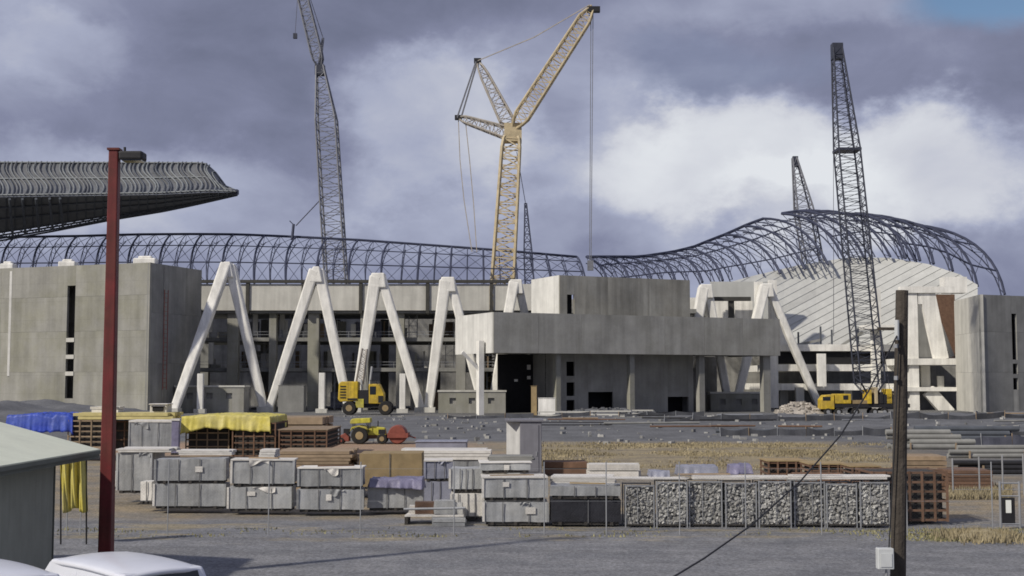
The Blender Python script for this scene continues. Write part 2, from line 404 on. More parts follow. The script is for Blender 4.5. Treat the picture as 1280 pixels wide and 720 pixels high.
# low gravel bank in front of the building works
def bank_h(x, y):
    t = (y-117)/75
    if t <= 0 or t >= 1: return -.3
    prof = min(1, t/.42)**.8*min(1, (1-t)/.2)
    h = interp([(-90, 2.7), (-62, 2.5), (-50, 1.3), (-35, .55), (0, .6), (15, .75), (40, .95), (70, 1.3), (90, 1.6)], x)
    return max(-.3, prof*h*(1+.35*fbm(x*.12, y*.12))+.12*fbm(x*.7, y*.7)-.05)
b = MB().grid(lambda u, v: (-95+u*190, 116+v*78, bank_h(-95+u*190, 116+v*78)), 190, 52)
o = b.build('gravel_bank', 'gravel', smooth=True); o['kind'] = 'structure'

# ================================================================== STADIUM: left stair tower
C = Vector((XD(185, 215), 215, 0)); Lf = Vector((XD(-40, 229), 229, 0)); S = Vector((XD(250, 230), 230, 0))
ZT = ZD(328, 215)
tw = thing('stair_tower', 'tall pale concrete tower with a narrow slit of dark openings behind red lamp post', 'tower', (C.x, C.y, 0))
def on(A, B, px):
    """point on the plan line A-B seen at pixel column px"""
    k = (px-640)/F; d = B-A; t = (k*A.y-A.x)/(d.x-k*d.y); return A+d*t
def panelwall(A, B, cols, zs, th, m, parent, name='wall_panel', gap=.012):
    for i in range(len(cols)-1):
        for j in range(len(zs)-1):
            a = A+(B-A)*cols[i]; b_ = A+(B-A)*cols[i+1]; e = (b_-a).normalized()*gap
            MB().wall(a+e, b_-e, zs[j]+gap, zs[j+1]-gap, th).build(name, m, parent)
fr = lambda px: ((on(Lf, C, px)-Lf).length/(C-Lf).length)
panelwall(Lf, C, [0, fr(0), fr(83)], [-.3, 7, 14, 20, ZT], .5, 'conc', tw)
panelwall(Lf, C, [fr(93), fr(137), 1], [-.3, 7, 14, 20, ZT], .5, 'conc', tw)
ZS = [ZD(y, 221) for y in (498, 467, 446, 425, 357)]
a, b_ = on(Lf, C, 83), on(Lf, C, 93)
MB().wall(a, b_, ZS[4], ZT-.02, .5).build('lintel', 'conc', tw)
for z in ZS[1:4]: MB().wall(a+Vector((0, -.12, 0)), b_+Vector((0, -.12, 0)), z-.35, z+.35, .6).build('floor_edge', 'fascia', tw)
MB().wall(a, b_, -.3, ZS[0], .5).build('sill', 'conc', tw)
nb = Vector((.34, .94, 0))
MB().wall(Lf+nb*4, C+nb*4, 0, ZT-.5, .3).build('inner_wall', 'inner', tw)
panelwall(C, S, [0, .35, .68, 1], [-.3, 8.5, 17, ZT-.02], .5, 'conc_dark', tw)  # side face in darker concrete, its shade put into the colour
MB().add([Lf+Vector((0, 0, ZT-.6)), C+Vector((0, 0, ZT-.6)), S+Vector((0, 0, ZT-.6)), Lf+Vector((0, 20, ZT-.6))], [(0, 1, 2, 3)]).build('roof_slab', 'conc', tw)
for px, D, wd in ((8, 227, 1.2), (83, 223, 1.5), (180, 217, 1.9)):
    p = P(px, 328, D); MB().span((p.x-wd, D, ZT-.3), (p.x+wd, D+2, ZT+.95)).box((p.x, D+1, ZT+1.1), (wd*1.2, 1.4, .5)).build('roof_cap', 'white', tw, bevel=.2)
MB().span((XD(4, 224), 225.6, ZD(470, 224)), (XD(7, 224), 226.6, ZD(338, 224))).build('white_strip', 'white', tw)
# ladder with red hoops on the side face
l0 = C+(S-C)*.22+Vector((.6, -.5, 0)); e = (S-C).normalized()
ld = thing('access_ladder', 'red caged ladder on dark side of tall concrete tower', 'ladder', (l0.x, l0.y, 3))
for k in (0, 1.1): MB().tube([l0+e*k+Vector((0, 0, 4)), l0+e*k+Vector((0, 0, 21))], .07, 5).build('rail', 'red', ld)
for i in range(22): MB().tube([l0+Vector((0, 0, 4.4+i*.76)), l0+e*1.1+Vector((0, 0, 4.4+i*.76))], .05, 4).build('rung', 'red', ld)

# ================================================================== A-shaped raking columns
def arow(px): return interp([(200, 215.5), (216, 216.5), (285, 227), (300, 228), (600, 224), (640, 230), (700, 236), (880, 243), (1030, 249)], px)
AF = [  # apex px, apex py, left foot (px,py), right foot, leg width px, label
 (285, 329, (216, 515), (331, 515), 15, 'white inverted V concrete column beside shaded side of tower, left leg in shadow'),
 (396, 335, (335, 515), (437, 515), 15, 'white inverted V concrete column whose right foot stands behind yellow crane'),
 (473, 343, (443, 515), (528, 515), 17, 'white inverted V concrete column with steep left leg rising behind crane mast'),
 (560, 348, (535, 515), (606, 515), 17, 'white inverted V concrete column right beside the grey overhanging entrance box'),
 (645, 351, (613, 514), (682, 514), 15, 'white inverted V concrete column rising behind the yellow tower crane base and entrance box'),
 (882, 357, (850, 513), (912, 513), 15, 'white inverted V concrete column just past the upper concrete block above entrance box'),
 (958, 356, (918, 513), (1026, 511), 14, 'white inverted V concrete column whose right leg slopes down beside yellow truck crane'),
]
for ax, ay, lf_, rf, wpx, lab in AF:
    D = arow(ax); sc_ = D/F; ap = P(ax, ay, D)
    t = thing('raking_column', lab, 'column', (ap.x, D, 0), group='inverted V columns along the stand')
    wd = wpx*sc_*.88
    capw = wd*(1.0 if ax < 420 else 1.22)
    for k, (fx, fy) in enumerate((lf_, rf)):
        Df = arow(fx); ft = P(fx, fy, Df); ft.z = -.2
        top = ap+Vector(((-.16 if k == 0 else .16)*capw, (k*.5), -.3))
        MB().beam(ft, top, wd*.72, 1.7, wd*(1.0 if k == 0 or ax < 420 else .75), 2.2, up=(0, 1, 0)).build('leg', 'white', t, bevel=.26)
        MB().box((ft.x, ft.y, .35), (wd*1.25, 2.8, 1.1)).build('footing', 'fascia', t)
    hb, hw0, hw1 = (2.6, .62, .30) if ax < 420 else (2.4, .56, .44)
    MB().hexa([ap+Vector(q) for q in ((-capw*hw0, -1.06, -hb), (capw*hw0, -1.06, -hb), (capw*hw0, 1.9, -hb), (-capw*hw0, 1.9, -hb),
              (-capw*hw1, -1.06, .2), (capw*hw1, -1.06, .2), (capw*hw1, 1.9, .2), (-capw*hw1, 1.9, .2))]).build('apex_block', 'white', t, bevel=.16)

# ================================================================== grandstand behind the columns
st = thing('grandstand', 'unfinished concrete grandstand with open dark floors behind the white columns', 'grandstand', (-25, 240, 0))
DFc = 239
zt, zb = ZD(355, DFc), ZD(388, DFc)
cuts = [238, 308, 378, 450, 534, 614, 700]
for a, b_ in zip(cuts, cuts[1:]):
    MB().span((XD(a, DFc)+.35, DFc, zb), (XD(b_, DFc)-.35, DFc+.5, zt)).build('fascia_panel', 'fascia', st)
    MB().span((XD(b_, DFc)-.3, DFc-.35, zb-.6), (XD(b_, DFc)+.3, DFc+.9, zt+.2)).build('fascia_post', 'rail', st)
MB().span((XD(238, DFc), DFc-.5, zt+.21), (XD(640, DFc), DFc+.6, zt+.75)).build('coping_rail', 'rail', st)
MB().span((XD(225, DFc), DFc+.55, zb-.5), (XD(872, DFc), 262, zb+.3)).build('upper_slab', 'conc_dark', st)  # ceiling depth shaped to darken the floors yet light the rear wall
for py in (424, 462):
    z = ZD(py, DFc+2); MB().span((XD(225, DFc), DFc+3, z-.35), (XD(880, DFc), 268, z+.35)).build('floor_slab', 'conc_dark', st)
MB().span((XD(150, 284), 284, 0), (XD(905, 284), 284.6, zt)).build('rear_wall', 'inner', st)
MB().span((XD(905, 284), 284, 0), (XD(1260, 284), 284.6, zb)).build('rear_wall', 'inner', st)
for px, wpx, y1 in ((290, 14, 386), (391, 14, 382), (455, 10, 390), (500, 10, 390), (576, 12, 390), (628, 12, 390), (340, 9, 390), (665, 9, 392)):
    D = DFc+1.2; MB().span((XD(px-wpx/2, D), D, 0), (XD(px+wpx/2, D), D+1.6, ZD(y1, D)-.1)).build('column', 'conc', st, bevel=.05)
for px in (255, 330, 420, 480, 545, 610, 680, 760, 840):
    D = 262; MB().span((XD(px, D)-.8, D, 0), (XD(px, D)+.8, D+1.6, zb-.6)).build('column', 'conc_dark', st)
rr = random.Random(3)
for i in range(110):   # props, formwork boards and stacked blocks on the open floors
    px = rr.uniform(255, 680); lev = rr.choice([0, ZD(462, DFc+2)+.35, ZD(424, DFc+2)+.35]); D = rr.uniform(243, 256); h = rr.uniform(.7, 4.0); wd = rr.choice([.2, .25, .4, .9, 1.6])
    h = min(h, 3.4)
    MB().box((XD(px, D), D, lev+h/2), (wd, .25, h), rr.uniform(-.3, .3)).build('formwork_board', rr.choice(['fascia', 'white', 'wood', 'conc', 'conc_dark']), st)
for px, y0, y1, D in ((261, 388, 415, 241), (263, 428, 455, 241), (318, 385, 420, 243), (345, 390, 420, 250), (352, 390, 412, 244), (382, 405, 425, 244), (441, 405, 420, 243)):
    MB().span((XD(px-3, D), D, ZD(y1, D)), (XD(px+3, D), D+.3, ZD(y0, D))).build('shutter_board', 'fascia', st)
for fl0, fl1 in ((0, ZD(462, DFc+2)-.4), (ZD(462, DFc+2)+.36, ZD(424, DFc+2)-.4), (ZD(424, DFc+2)+.36, zb-.55)):   # tube scaffolds, props and edge rails
    for k in range(5):
        px = rr.uniform(262, 660); D = rr.uniform(242, 247); x_ = XD(px, D); n = rr.randint(2, 4); sc3 = MB()
        for i in range(n+1):
            for dy in (0, 1.2): sc3.tube([(x_+i*1.6, D+dy, fl0), (x_+i*1.6, D+dy, fl1)], .06, 4)
        for z in (fl0+1.1, fl0+2.4):
            for dy in (0, 1.2): sc3.tube([(x_, D+dy, z), (x_+n*1.6, D+dy, z)], .05, 4)
        sc3.tube([(x_, D, fl0), (x_+1.6*n, D, fl1)], .05, 4)
        sc3.build('scaffold', 'galv', st, kind='stuff')
    rail_ = MB()
    for z in (.55, 1.1): rail_.tube([(XD(245, 242), 242.2, fl0+z), (XD(690, 242), 242.2, fl0+z)], .05, 4)
    for i in range(24): rail_.tube([(XD(245+i*19, 242), 242.2, fl0), (XD(245+i*19, 242), 242.2, fl0+1.15)], .05, 4)
    if fl0 > 0: rail_.build('edge_rail', 'galv', st, kind='stuff')
for i in range(14):   # hanging dust sheets and stacked blockwork in the bays
    px = rr.uniform(260, 660); D = rr.uniform(246, 256); lev = rr.choice([0, ZD(462, DFc+2)+.36, ZD(424, DFc+2)+.36]); wd = rr.uniform(1.5, 4)
    MB().grid(lambda u, v: (XD(px, D)+wd*u, D+.25*math.sin(u*8+i), lev+.1+rr.uniform(0, .05)+3.2*v), 8, 3).build('dust_sheet', rr.choice(['fascia', 'conc', 'wood', 'wrapblue']), st)
# coffered parapet boxes at the base
def parapet(x0, x1, y0, D, lab):
    z1 = ZD(y0, D); t = thing('parapet_wall', lab, 'wall', ((XD(x0, D)+XD(x1, D))/2, D, 0)); xs0, xs1 = XD(x0, D), XD(x1, D)
    n = 3; hw = .55
    cx = [xs0+(xs1-xs0)*(i+.75)/(n+.5) for i in range(n)]; zc = z1-1.5
    edges = [xs0]+sum([[c-hw, c+hw] for c in cx], [])+[xs1]
    for i in range(0, len(edges)-1, 2): MB().span((edges[i], D, -.3), (edges[i+1], D+.4, z1)).build('wall_panel', 'conc', t)
    for c in cx:
        MB().span((c-hw, D, -.3), (c+hw, D+.4, zc-.5)).build('wall_panel', 'conc', t); MB().span((c-hw, D, zc+.5), (c+hw, D+.4, z1)).build('wall_panel', 'conc', t)
    MB().span((xs0, D+.41, -.3), (xs1, D+5, z1-.3)).build('core', 'inner', t)
    MB().span((xs0-.15, D-.15, z1+.003), (xs1+.15, D+5, z1+.3)).build('coping', 'fascia', t)
parapet(219, 305, 484, 222, 'low grey concrete box wall with small square holes at foot of first column')
parapet(548, 632, 490, 219, 'low pale concrete box wall with small square holes under entrance box end')
parapet(888, 958, 492, 236, 'low shaded concrete box wall with square holes beneath right end of entrance box')
for px, y0, D, lab in ((250, 467, 219, 'slim white post in front of box wall beside tower'), (402, 466, 221, 'slim white post left of yellow wheeled crane'),
                       (503, 467, 221, 'slim white post right of yellow wheeled crane')):
    t = thing('marker_post', lab, 'post', (XD(px, D), D, 0), group='slim white posts before the stand')
    MB().span((XD(px-3.6, D), D, -.2), (XD(px+3.6, D), D+.9, ZD(y0, D))).build('shaft', 'white', t, bevel=.05)
    MB().span((XD(px-7, D), D-.3, -.2), (XD(px+7, D), D+1.2, .7)).build('base', 'fascia', t)

# ================================================================== entrance block (overhanging box)
be = R(25); EC = Vector((XD(617, 205), 205, 0)); EE = Vector((math.cos(be), math.sin(be), 0)); EN = Vector((-math.sin(be), math.cos(be), 0))
def E(s, t, z=0): return EC+EE*s+EN*t+Vector((0, 0, z))
def sx(px, t):
    k = (px-640)/F; B = EC+EN*t; return (k*B.y-B.x)/(EE.x-k*EE.y)
def ebox(s0, s1, t0, t1, z0, z1): return MB().hexa([E(s0, t0, z0), E(s1, t0, z0), E(s1, t1, z0), E(s0, t1, z0), E(s0, t0, z1), E(s1, t0, z1), E(s1, t1, z1), E(s0, t1, z1)])
zb0, zb1 = ZD(441, 205), ZD(390, 205); LEN = sx(975, 0)
en = thing('entrance_block', 'large grey concrete entrance block with long overhanging box and pale lit end', 'building', tuple(E(LEN/2, 8)))
for i in range(7): ebox(LEN*i/7+.015, LEN*(i+1)/7-.015, 0, .4, zb0, zb1).build('front_panel', 'conc_box', en)
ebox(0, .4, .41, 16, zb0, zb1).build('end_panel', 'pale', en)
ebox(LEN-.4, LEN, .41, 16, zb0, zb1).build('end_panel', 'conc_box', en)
ebox(.41, LEN-.41, .41, 16, zb0+.2, zb0+.7).build('box_floor', 'conc_dark', en)
ebox(.41, LEN-.41, .41, 16, zb1-1.2, zb1-.7).build('box_roof', 'conc', en)
# upper block
tu = 4.; su0, su1 = sx(700, tu), sx(863, tu); zu1 = ZD(343, 213)
s_w0, s_w1 = sx(709, tu), sx(718, tu)
zw0, zw1 = ZD(391, 213), ZD(367, 213)
ebox(su0, s_w0, tu, tu+.4, zb1-.6, zu1).build('upper_wall_panel', 'conc_stain', en)
ebox(s_w0, s_w1, tu, tu+.4, zw1, zu1).build('upper_wall_panel', 'conc_stain', en)
cu = [s_w1, sx(760, tu), sx(812, tu), su1]
for a, b_ in zip(cu, cu[1:]): ebox(a+.01, b_-.01, tu, tu+.4, zb1-.6, zu1).build('upper_wall_panel', 'conc_stain', en)
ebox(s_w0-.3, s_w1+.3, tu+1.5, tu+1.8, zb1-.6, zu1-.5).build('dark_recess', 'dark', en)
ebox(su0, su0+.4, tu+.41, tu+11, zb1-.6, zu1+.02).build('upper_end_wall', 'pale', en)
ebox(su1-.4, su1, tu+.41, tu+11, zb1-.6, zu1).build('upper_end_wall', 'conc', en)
ebox(su0+.41, su1-.41, tu+.41, tu+11, zu1-.8, zu1-.4).build('upper_roof', 'conc', en)
# recessed ground floor wall with openings
tg = 7.; g0, g1 = sx(692, tg), sx(866, tg); zg = zb0+.15
holes = [(708, 718, [(452, 470), (478, 495), (500, 516)]), (735, 766, [(490, 516)]), (834, 860, [(496, 522)])]
cur = g0
for x0, x1, ys in holes:
    a, b_ = sx(x0, tg), sx(x1, tg); D = E(a, tg).y
    ebox(cur+.01, a, tg, tg+.4, -.2, zg).build('ground_floor_wall', 'conc_box', en)
    zc = zg
    for y0, y1 in ys:
        z1_, z0_ = ZD(y0, D), ZD(y1, D)
        ebox(a, b_, tg, tg+.4, z1_, zc).build('ground_floor_wall', 'conc_box', en); zc = max(z0_, -.2)
    if zc > -.2: ebox(a, b_, tg, tg+.4, -.2, zc).build('ground_floor_wall', 'conc_box', en)
    cur = b_
ebox(cur, g1, tg, tg+.4, -.2, zg).build('ground_floor_wall', 'conc_box', en)
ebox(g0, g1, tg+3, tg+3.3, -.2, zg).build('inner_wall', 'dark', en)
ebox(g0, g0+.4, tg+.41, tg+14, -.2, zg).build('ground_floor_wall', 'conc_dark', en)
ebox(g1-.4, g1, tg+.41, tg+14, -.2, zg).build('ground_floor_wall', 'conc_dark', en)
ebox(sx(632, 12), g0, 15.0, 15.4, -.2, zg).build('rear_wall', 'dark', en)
ebox(g1, LEN, 20, 20.4, -.2, zg).build('rear_wall', 'inner', en)
for px, t_, wd in ((602, 3., .45), (698, 1.2, .42), (790, 1.0, .45), (877, 1.0, .55), (958, .8, .75)):
    s0 = sx(px, t_); ebox(s0-wd, s0+wd, t_, t_+1.1, -.2, zb0+(.001 if s0 > 0 else 2.)).build('column', 'white' if px == 602 else 'conc', en)
s0 = sx(602, 3.)
MB().beam(E(s0-.3, 3.5, zb0-2.6), E(s0-3.2, 3.5, zb0+.2), .5, .5).build('bracket', 'white', en)
for px, y0, y1 in ((661, 456, 462), (661, 470, 474), (645, 474, 477)):   # white patches painted as light gaps in the dark passage
    s0 = sx(px, 14.9); D = E(s0, 14.9).y; MB().add([E(s0-.35, 14.9, ZD(y1, D)), E(s0+.35, 14.9, ZD(y1, D)), E(s0+.35, 14.9, ZD(y0, D)), E(s0-.35, 14.9, ZD(y0, D))], [(0, 1, 2, 3)]).build('painted_light_gap', 'white', en)
# site hoardings and clutter at the entrance
def small_box(name, lab, cat, x0, x1, y0, D, dep, m, y1=None, group=None):
    z0 = -.1 if y1 is None else ZD(y1, D); p = ((XD(x0, D)+XD(x1, D))/2, D+dep/2, z0)
    o = MB().span((XD(x0, D), D, z0), (XD(x1, D), D+dep, ZD(y0, D))); o.box((p[0], D+dep/2, ZD(y0, D)+.04), (XD(x1, D)-XD(x0, D)+.15, dep+.15, .08))
    return tag(o.build(name, m, None, loc=p, bevel=.04), lab, cat, group)
small_box('site_cabinet', 'white cabinet standing against entrance block ground floor wall', 'cabinet', 673, 694, 498, 200, 1.5, 'white')
small_box('timber_hoarding', 'narrow upright tan timber panel beside white cabinet at dark passage', 'hoarding', 664, 671, 483, 201, .4, 'tan')
small_box('concrete_block', 'low square concrete block standing on bank beside slim post', 'block', 348, 380, 482, 226, 3, 'conc_dark')

# ================================================================== stand on the right: pale raked terrace, floors and lit frame
rs = thing('raked_terrace', 'pale raked terrace of diagonal concrete strips under curved roof ribs', 'terrace', (XD(1060, 262), 262, 0))
top = [(900, 356), (940, 345), (1000, 331), (1060, 322), (1110, 322), (1160, 330), (1200, 343), (1222, 356)]
def clip(poly, n, c):
    res = []
    for (p, q) in zip(poly, poly[1:]+poly[:1]):
        a = p[0]*n[0]+p[1]*n[1]-c; b_ = q[0]*n[0]+q[1]*n[1]-c
        if a >= 0: res.append(p)
        if (a >= 0) != (b_ >= 0):
            t = a/(a-b_); res.append((p[0]+(q[0]-p[0])*t, p[1]+(q[1]-p[1])*t))
    return res
def tdep(px, py): return 257+(432-py)*.16-((px-1060)/160)**2*5
zone = top+[(1222, 433), (900, 433)]
ang = R(28); nn = (math.sin(ang), math.cos(ang)); cs_ = [p[0]*nn[0]+p[1]*nn[1] for p in zone]
stepw = 8.6; c0 = min(cs_); k = 0
while c0 < max(cs_):
    # each strip is cut where it bends so that it follows the curve of the stand
    mb = MB()
    for xa in range(900, 1230, 40):
        pl = clip(clip(zone, nn, c0+.1), (-nn[0], -nn[1]), -(c0+stepw-.1)); pl = clip(clip(pl, (1, 0), xa), (-1, 0), -(xa+40)) if len(pl) > 2 else []
        if len(pl) < 3: continue
        n = len(pl); fr_ = []
        for q in pl:
            s_ = (q[0]*nn[0]+q[1]*nn[1]-c0)/stepw; fr_.append(P(q[0], q[1], tdep(*q)-.16*s_))
        bk = [p+Vector((0, .6, 0)) for p in fr_]; o_ = len(mb.v); mb.v += fr_+bk
        mb.f += [tuple(o_+i for i in range(n-1, -1, -1)), tuple(o_+n+i for i in range(n))]+[(o_+i, o_+(i+1) % n, o_+n+(i+1) % n, o_+n+i) for i in range(n)]
    if mb.v: mb.build('terrace_strip', 'terrace', rs)
    c0 += stepw; k += 1
for py in (434, 459, 483):
    D = 250; z = ZD(py, D); MB().span((XD(966, D), D, z-.75), (XD(1128, D), D+30, z+.55)).build('floor_slab', 'white', rs)  # slabs coloured white to paint sunlight on their edges
MB().span((XD(960, 251), 251, ZD(455, 251)), (XD(1110, 251), 251.3, ZD(440, 251))).build('gap_shade_sheet', 'dark', rs)  # near-black sheet painted as shade in the gap below the slab
for px, y0, y1, D in ((1028, 442, 483, 247.5), (1000, 484, 515, 249), (968, 350, 510, 249.5), (1098, 360, 406, 245), (1096, 412, 520, 249), (1060, 484, 515, 252), (980, 484, 515, 253)):
    MB().span((XD(px-5, D), D, ZD(y1, D)), (XD(px+5, D), D+1.2, ZD(y0, D))).build('column', 'white' if y0 < 450 else 'fascia', rs)
MB().span((XD(1084, 245), 245, ZD(411, 245)), (XD(1122, 245), 250, ZD(406, 245))).build('landing', 'white', rs)
for px, y0, y1, wp in ((999, 415, 433, 3), (1027, 408, 433, 3), (1041, 412, 433, 3), (1074, 410, 433, 3)):
    D = 251; MB().span((XD(px-1, D), D, ZD(y1, D)), (XD(px+1, D), D+.3, ZD(y0, D))).build('scaffold_pole', 'steel_far', rs)
MB().beam(P(993, 432, 251), P(1025, 425, 251), .5).build('scaffold_brace', 'conc_dark', rs); MB().beam(P(1050, 433, 251), P(1078, 415, 251), .5).build('scaffold_brace', 'conc_dark', rs)
# white panels seen over the entrance box
up = thing('upper_walls', 'white concrete walls and dark T-shaped beam seen above overhanging entrance box', 'wall', (XD(920, 247), 247, 10))
for x0, x1, y0, y1, D in ((863, 872, 372, 400, 246), (895, 914, 376, 402, 249), (920, 942, 376, 402, 249), (945, 955, 352, 402, 247.5), (972, 985, 395, 437, 251)):
    MB().span((XD(x0, D), D, ZD(y1, D)), (XD(x1, D), D+.8, ZD(y0, D))).build('wall_panel', 'white', up)
MB().span((XD(894, 246), 246, ZD(376, 246)), (XD(940, 246), 247, ZD(371, 246))).build('steel_beam', 'rail', up)
MB().span((XD(912, 246.4), 246.4, ZD(402, 246)), (XD(919, 246.4), 247.2, ZD(376, 246))).build('steel_post', 'rail', up)
MB().span((XD(890, 256), 256, ZD(402, 256)), (XD(972, 256), 257, ZD(352, 256))).build('rear_wall_panel', 'terrace', up)

# right tower and lit frame
RC = Vector((XD(1228, 222), 222, 0)); RL = Vector((XD(1195, 240), 240, 0)); RR = Vector((XD(1330, 230), 230, 0)); zr = ZD(368, 222)
rt = thing('corner_tower', 'concrete corner tower with bright lit side and dark grey front with slit window', 'tower', tuple(RC))
panelwall(RL, RC, [0, .5, 1], [-.3, 7, 14, zr], .5, 'fascia', rt)  # sun-facing side in a paler concrete, light put into its colour
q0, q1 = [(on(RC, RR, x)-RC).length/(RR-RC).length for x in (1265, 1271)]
panelwall(RC, RR, [0, q0], [-.3, 7, 14, zr], .5, 'conc_dark', rt); panelwall(RC, RR, [q1, 1], [-.3, 7, 14, zr], .5, 'conc_dark', rt)  # front in a darker concrete, shade put into its colour
a, b_ = on(RC, RR, 1265), on(RC, RR, 1271)
MB().wall(a, b_, ZD(392, 225), zr-.03, .5).build('lintel', 'conc_dark', rt); MB().wall(a, b_, -.3, ZD(487, 225), .5).build('sill', 'conc_box', rt)
for y in (452, 470): MB().wall(a, b_, ZD(y, 225)-.35, ZD(y, 225)+.35, .5).build('floor_edge', 'conc_dark', rt)
MB().wall(RC+Vector((3, 6, 0)), RR+Vector((0, 6, 0)), 0, zr-1, .3).build('inner_wall', 'dark', rt)
MB().add([RC+Vector((0, 0, zr-.5)), RR+Vector((0, 0, zr-.5)), RR+Vector((0, 20, zr-.5)), RL+Vector((0, 0, zr-.5))], [(0, 1, 2, 3)]).build('roof_slab', 'conc', rt)
MB().span((XD(1184, 243), 243, ZD(366, 243)), (XD(1212, 243), 246, ZD(346, 243))).build('roof_house', 'white', rt)
MB().tube([RC+(RR-RC)*.75+Vector((-.4, -.3, 0)), RC+(RR-RC)*.75+Vector((-.4, -.3, ZD(470, 225)))], .3, 6).build('downpipe', 'fascia', rt)
ff = thing('bracing_frame', 'sunlit white concrete frame with broad slanting brace beside corner tower', 'frame', (XD(1165, 240), 240, 0))
D = 240
def fb(x0, x1, y0, y1, D_=240, dp=1.2, nm='column', m='white'): return MB().span((XD(x0, D_), D_, ZD(y1, D_)), (XD(x1, D_), D_+dp, ZD(y0, D_))).build(nm, m, ff)
fb(1137, 1149, 366.3, 516, 240.2); fb(1128, 1196, 358, 366, 239.8, 1.6, 'beam'); fb(1128, 1196, 448, 456, 239.6, 12, 'beam'); fb(1128, 1196, 484, 489, 239.6, 12, 'beam')
fb(1170, 1196, 368, 447, 252, .4, 'rear_panel', 'redwood'); fb(1128, 1170, 368, 447, 252.2, .4, 'rear_panel', 'conc_dark'); fb(1128, 1200, 457, 516, 252, .4, 'rear_panel', 'inner')
fb(1150, 1163, 366.5, 380, 240.3, 1.2, 'haunch'); fb(1131, 1137, 457, 500, 244, .5, 'shutter_board', 'fascia')
MB().beam(P(1157, 362, 240.9), P(1176, 449, 240.9), 2.9, 1.3, 2.6, 1.3).build('slanting_brace', 'white', ff)
MB().beam(P(1174, 405, 242.5), P(1190, 446, 242.5), .9, .5).build('thin_brace', 'fascia', ff)
MB().beam(P(1160, 488, 241), P(1186, 517, 241), 2.4, 1.3).build('slanting_brace', 'white', ff)
fb(1152, 1163, 457, 484, 243, .4, 'infill_panel', 'fascia'); fb(1172, 1180, 470, 484, 243, .4, 'infill_panel', 'fascia')

# ================================================================== roof steelwork
def curve3(a, b_, bulge, n=8, dz=0.):
    """arc from a to b bulging by vector `bulge` at mid span"""
    return [a+(b_-a)*t+Vector(bulge)*4*t*(1-t)+Vector((0, 0, dz)) for t in [i/n for i in range(n+1)]]
def truss_leaf(name, lab, ribs, chord_rows, base, depth=1.5, r=.2, m='steel', dense=False):
    t = thing(name, lab, 'roof frame', base, group='roof leaf frames over the stand')
    pts = []
    lac = MB()
    for (a, b_, bu, strong) in ribs:
        up_ = curve3(a, b_, bu, 10); lo = [p+Vector((0, depth*.8, -depth*.9)) for p in up_]
        pts.append(up_)
        MB().tube(up_, r*(1 if strong else .45), 6).build('rib', m, t)
        if not strong and dense is False: continue
        MB().tube(lo, r*.5, 5).build('lower_chord', m, t)
        for i in range(0, 10, 2):
            lac.tube([up_[i], lo[i+1]], r*.25, 4); lac.tube([lo[i+1], up_[i+2]], r*.25, 4)
    for q0, q1 in zip(pts, pts[1:]):
        for k in (0, 3, 6): lac.tube([q0[k], q1[min(10, k+3)]], r*.24, 4); lac.tube([q1[k], q0[min(10, k+3)]], r*.24, 4)
    for k, rad in chord_rows:
        MB().tube([q[k] for q in pts], r*rad, 6).build('purlin', m, t)
    lac.build('lacing', m, t, kind='stuff')
    return t
TT = [(-30, 297), (100, 295), (170, 293), (240, 292.5), (300, 293), (370, 296), (450, 300), (560, 308), (640, 314), (720, 321)]
ribs = []
x = -20
i = 0
while x < 722:
    yt = interp(TT, x); lean = interp([(0, -16), (250, -13), (450, -10), (560, -3), (640, 4), (720, 14)], x)
    a = P(x, yt, 272); b_ = P(x+lean, 366, 252)
    ribs.append((a, b_, (-.9 if x < 500 else 0, -1.2, 1.2), i % 2 == 0)); x += 19.5; i += 1
truss_leaf('roof_leaf_frame', 'long low blue-grey steel roof frame running behind white columns and yellow crane', ribs, [(0, 1.25), (3, .5), (6, .6)], (-20, 262, 22), r=.21, dense=True)
TM = [(722, 321), (800, 321), (840, 315), (866, 309), (883, 302), (909, 292), (933, 281), (955, 273)]
TE = [(722, 748), (800, 835), (840, 890), (866, 912), (883, 938), (909, 982), (933, 1010), (955, 1036)]
TEy = [(722, 362), (800, 352), (840, 353), (883, 347), (909, 341), (933, 336), (955, 331)]
ribs = []; x = 733; i = 0
while x < 960:
    a = P(x, interp(TM, x), 286); b_ = P(interp(TE, x), interp(TEy, x), 268)
    ribs.append((a, b_, (1.0, -.8, interp([(733, .8), (955, 2.4)], x)), i % 2 == 0)); x += 12.3; i += 1
truss_leaf('roof_leaf_frame', 'dark steel roof frame sweeping upward beyond upper concrete block', ribs, [(0, 1.2), (4, .5), (8, .5)], (30, 262, 24), r=.28, dense=True)
ribs = []
RB = [(977, 267, 1056, 325, 2.2), (987, 265.5, 1068, 323, 2.3), (997, 264, 1080, 322, 2.5), (1007, 263.3, 1094, 321, 2.6), (1024, 264, 1113, 321, 2.7), (1040, 266, 1130, 323, 2.7), (1056, 267, 1144, 326, 2.6)]
for i, (x0, y0, x1, y1, bz) in enumerate(RB):
    ribs.append((P(x0, y0, 287), P(x1, y1, 272), (1.2, -.8, bz), i % 2 == 0))
truss_leaf('roof_leaf_frame', 'steel roof frame at highest point behind dark lattice crane boom', ribs, [(0, 1.2), (3, .5), (7, .5)], (65, 262, 26), r=.3, dense=True)
ribs = []
RB = [(1068, 267, 1132, 323, 2.0, 1.6), (1078, 267.5, 1150, 326, 2.1, 2.0), (1090, 269, 1167, 330, 2.3, 2.4), (1104, 272, 1191, 339, 2.4, 2.8), (1122, 276, 1222, 358, 2.6, 3.2), (1142, 281, 1256, 368, 2.9, 3.6)]
for i, (x0, y0, x1, y1, bz, bx_) in enumerate(RB):
    ribs.append((P(x0, y0, 287), P(x1, y1, 272), (bx_, -.8, bz), True))
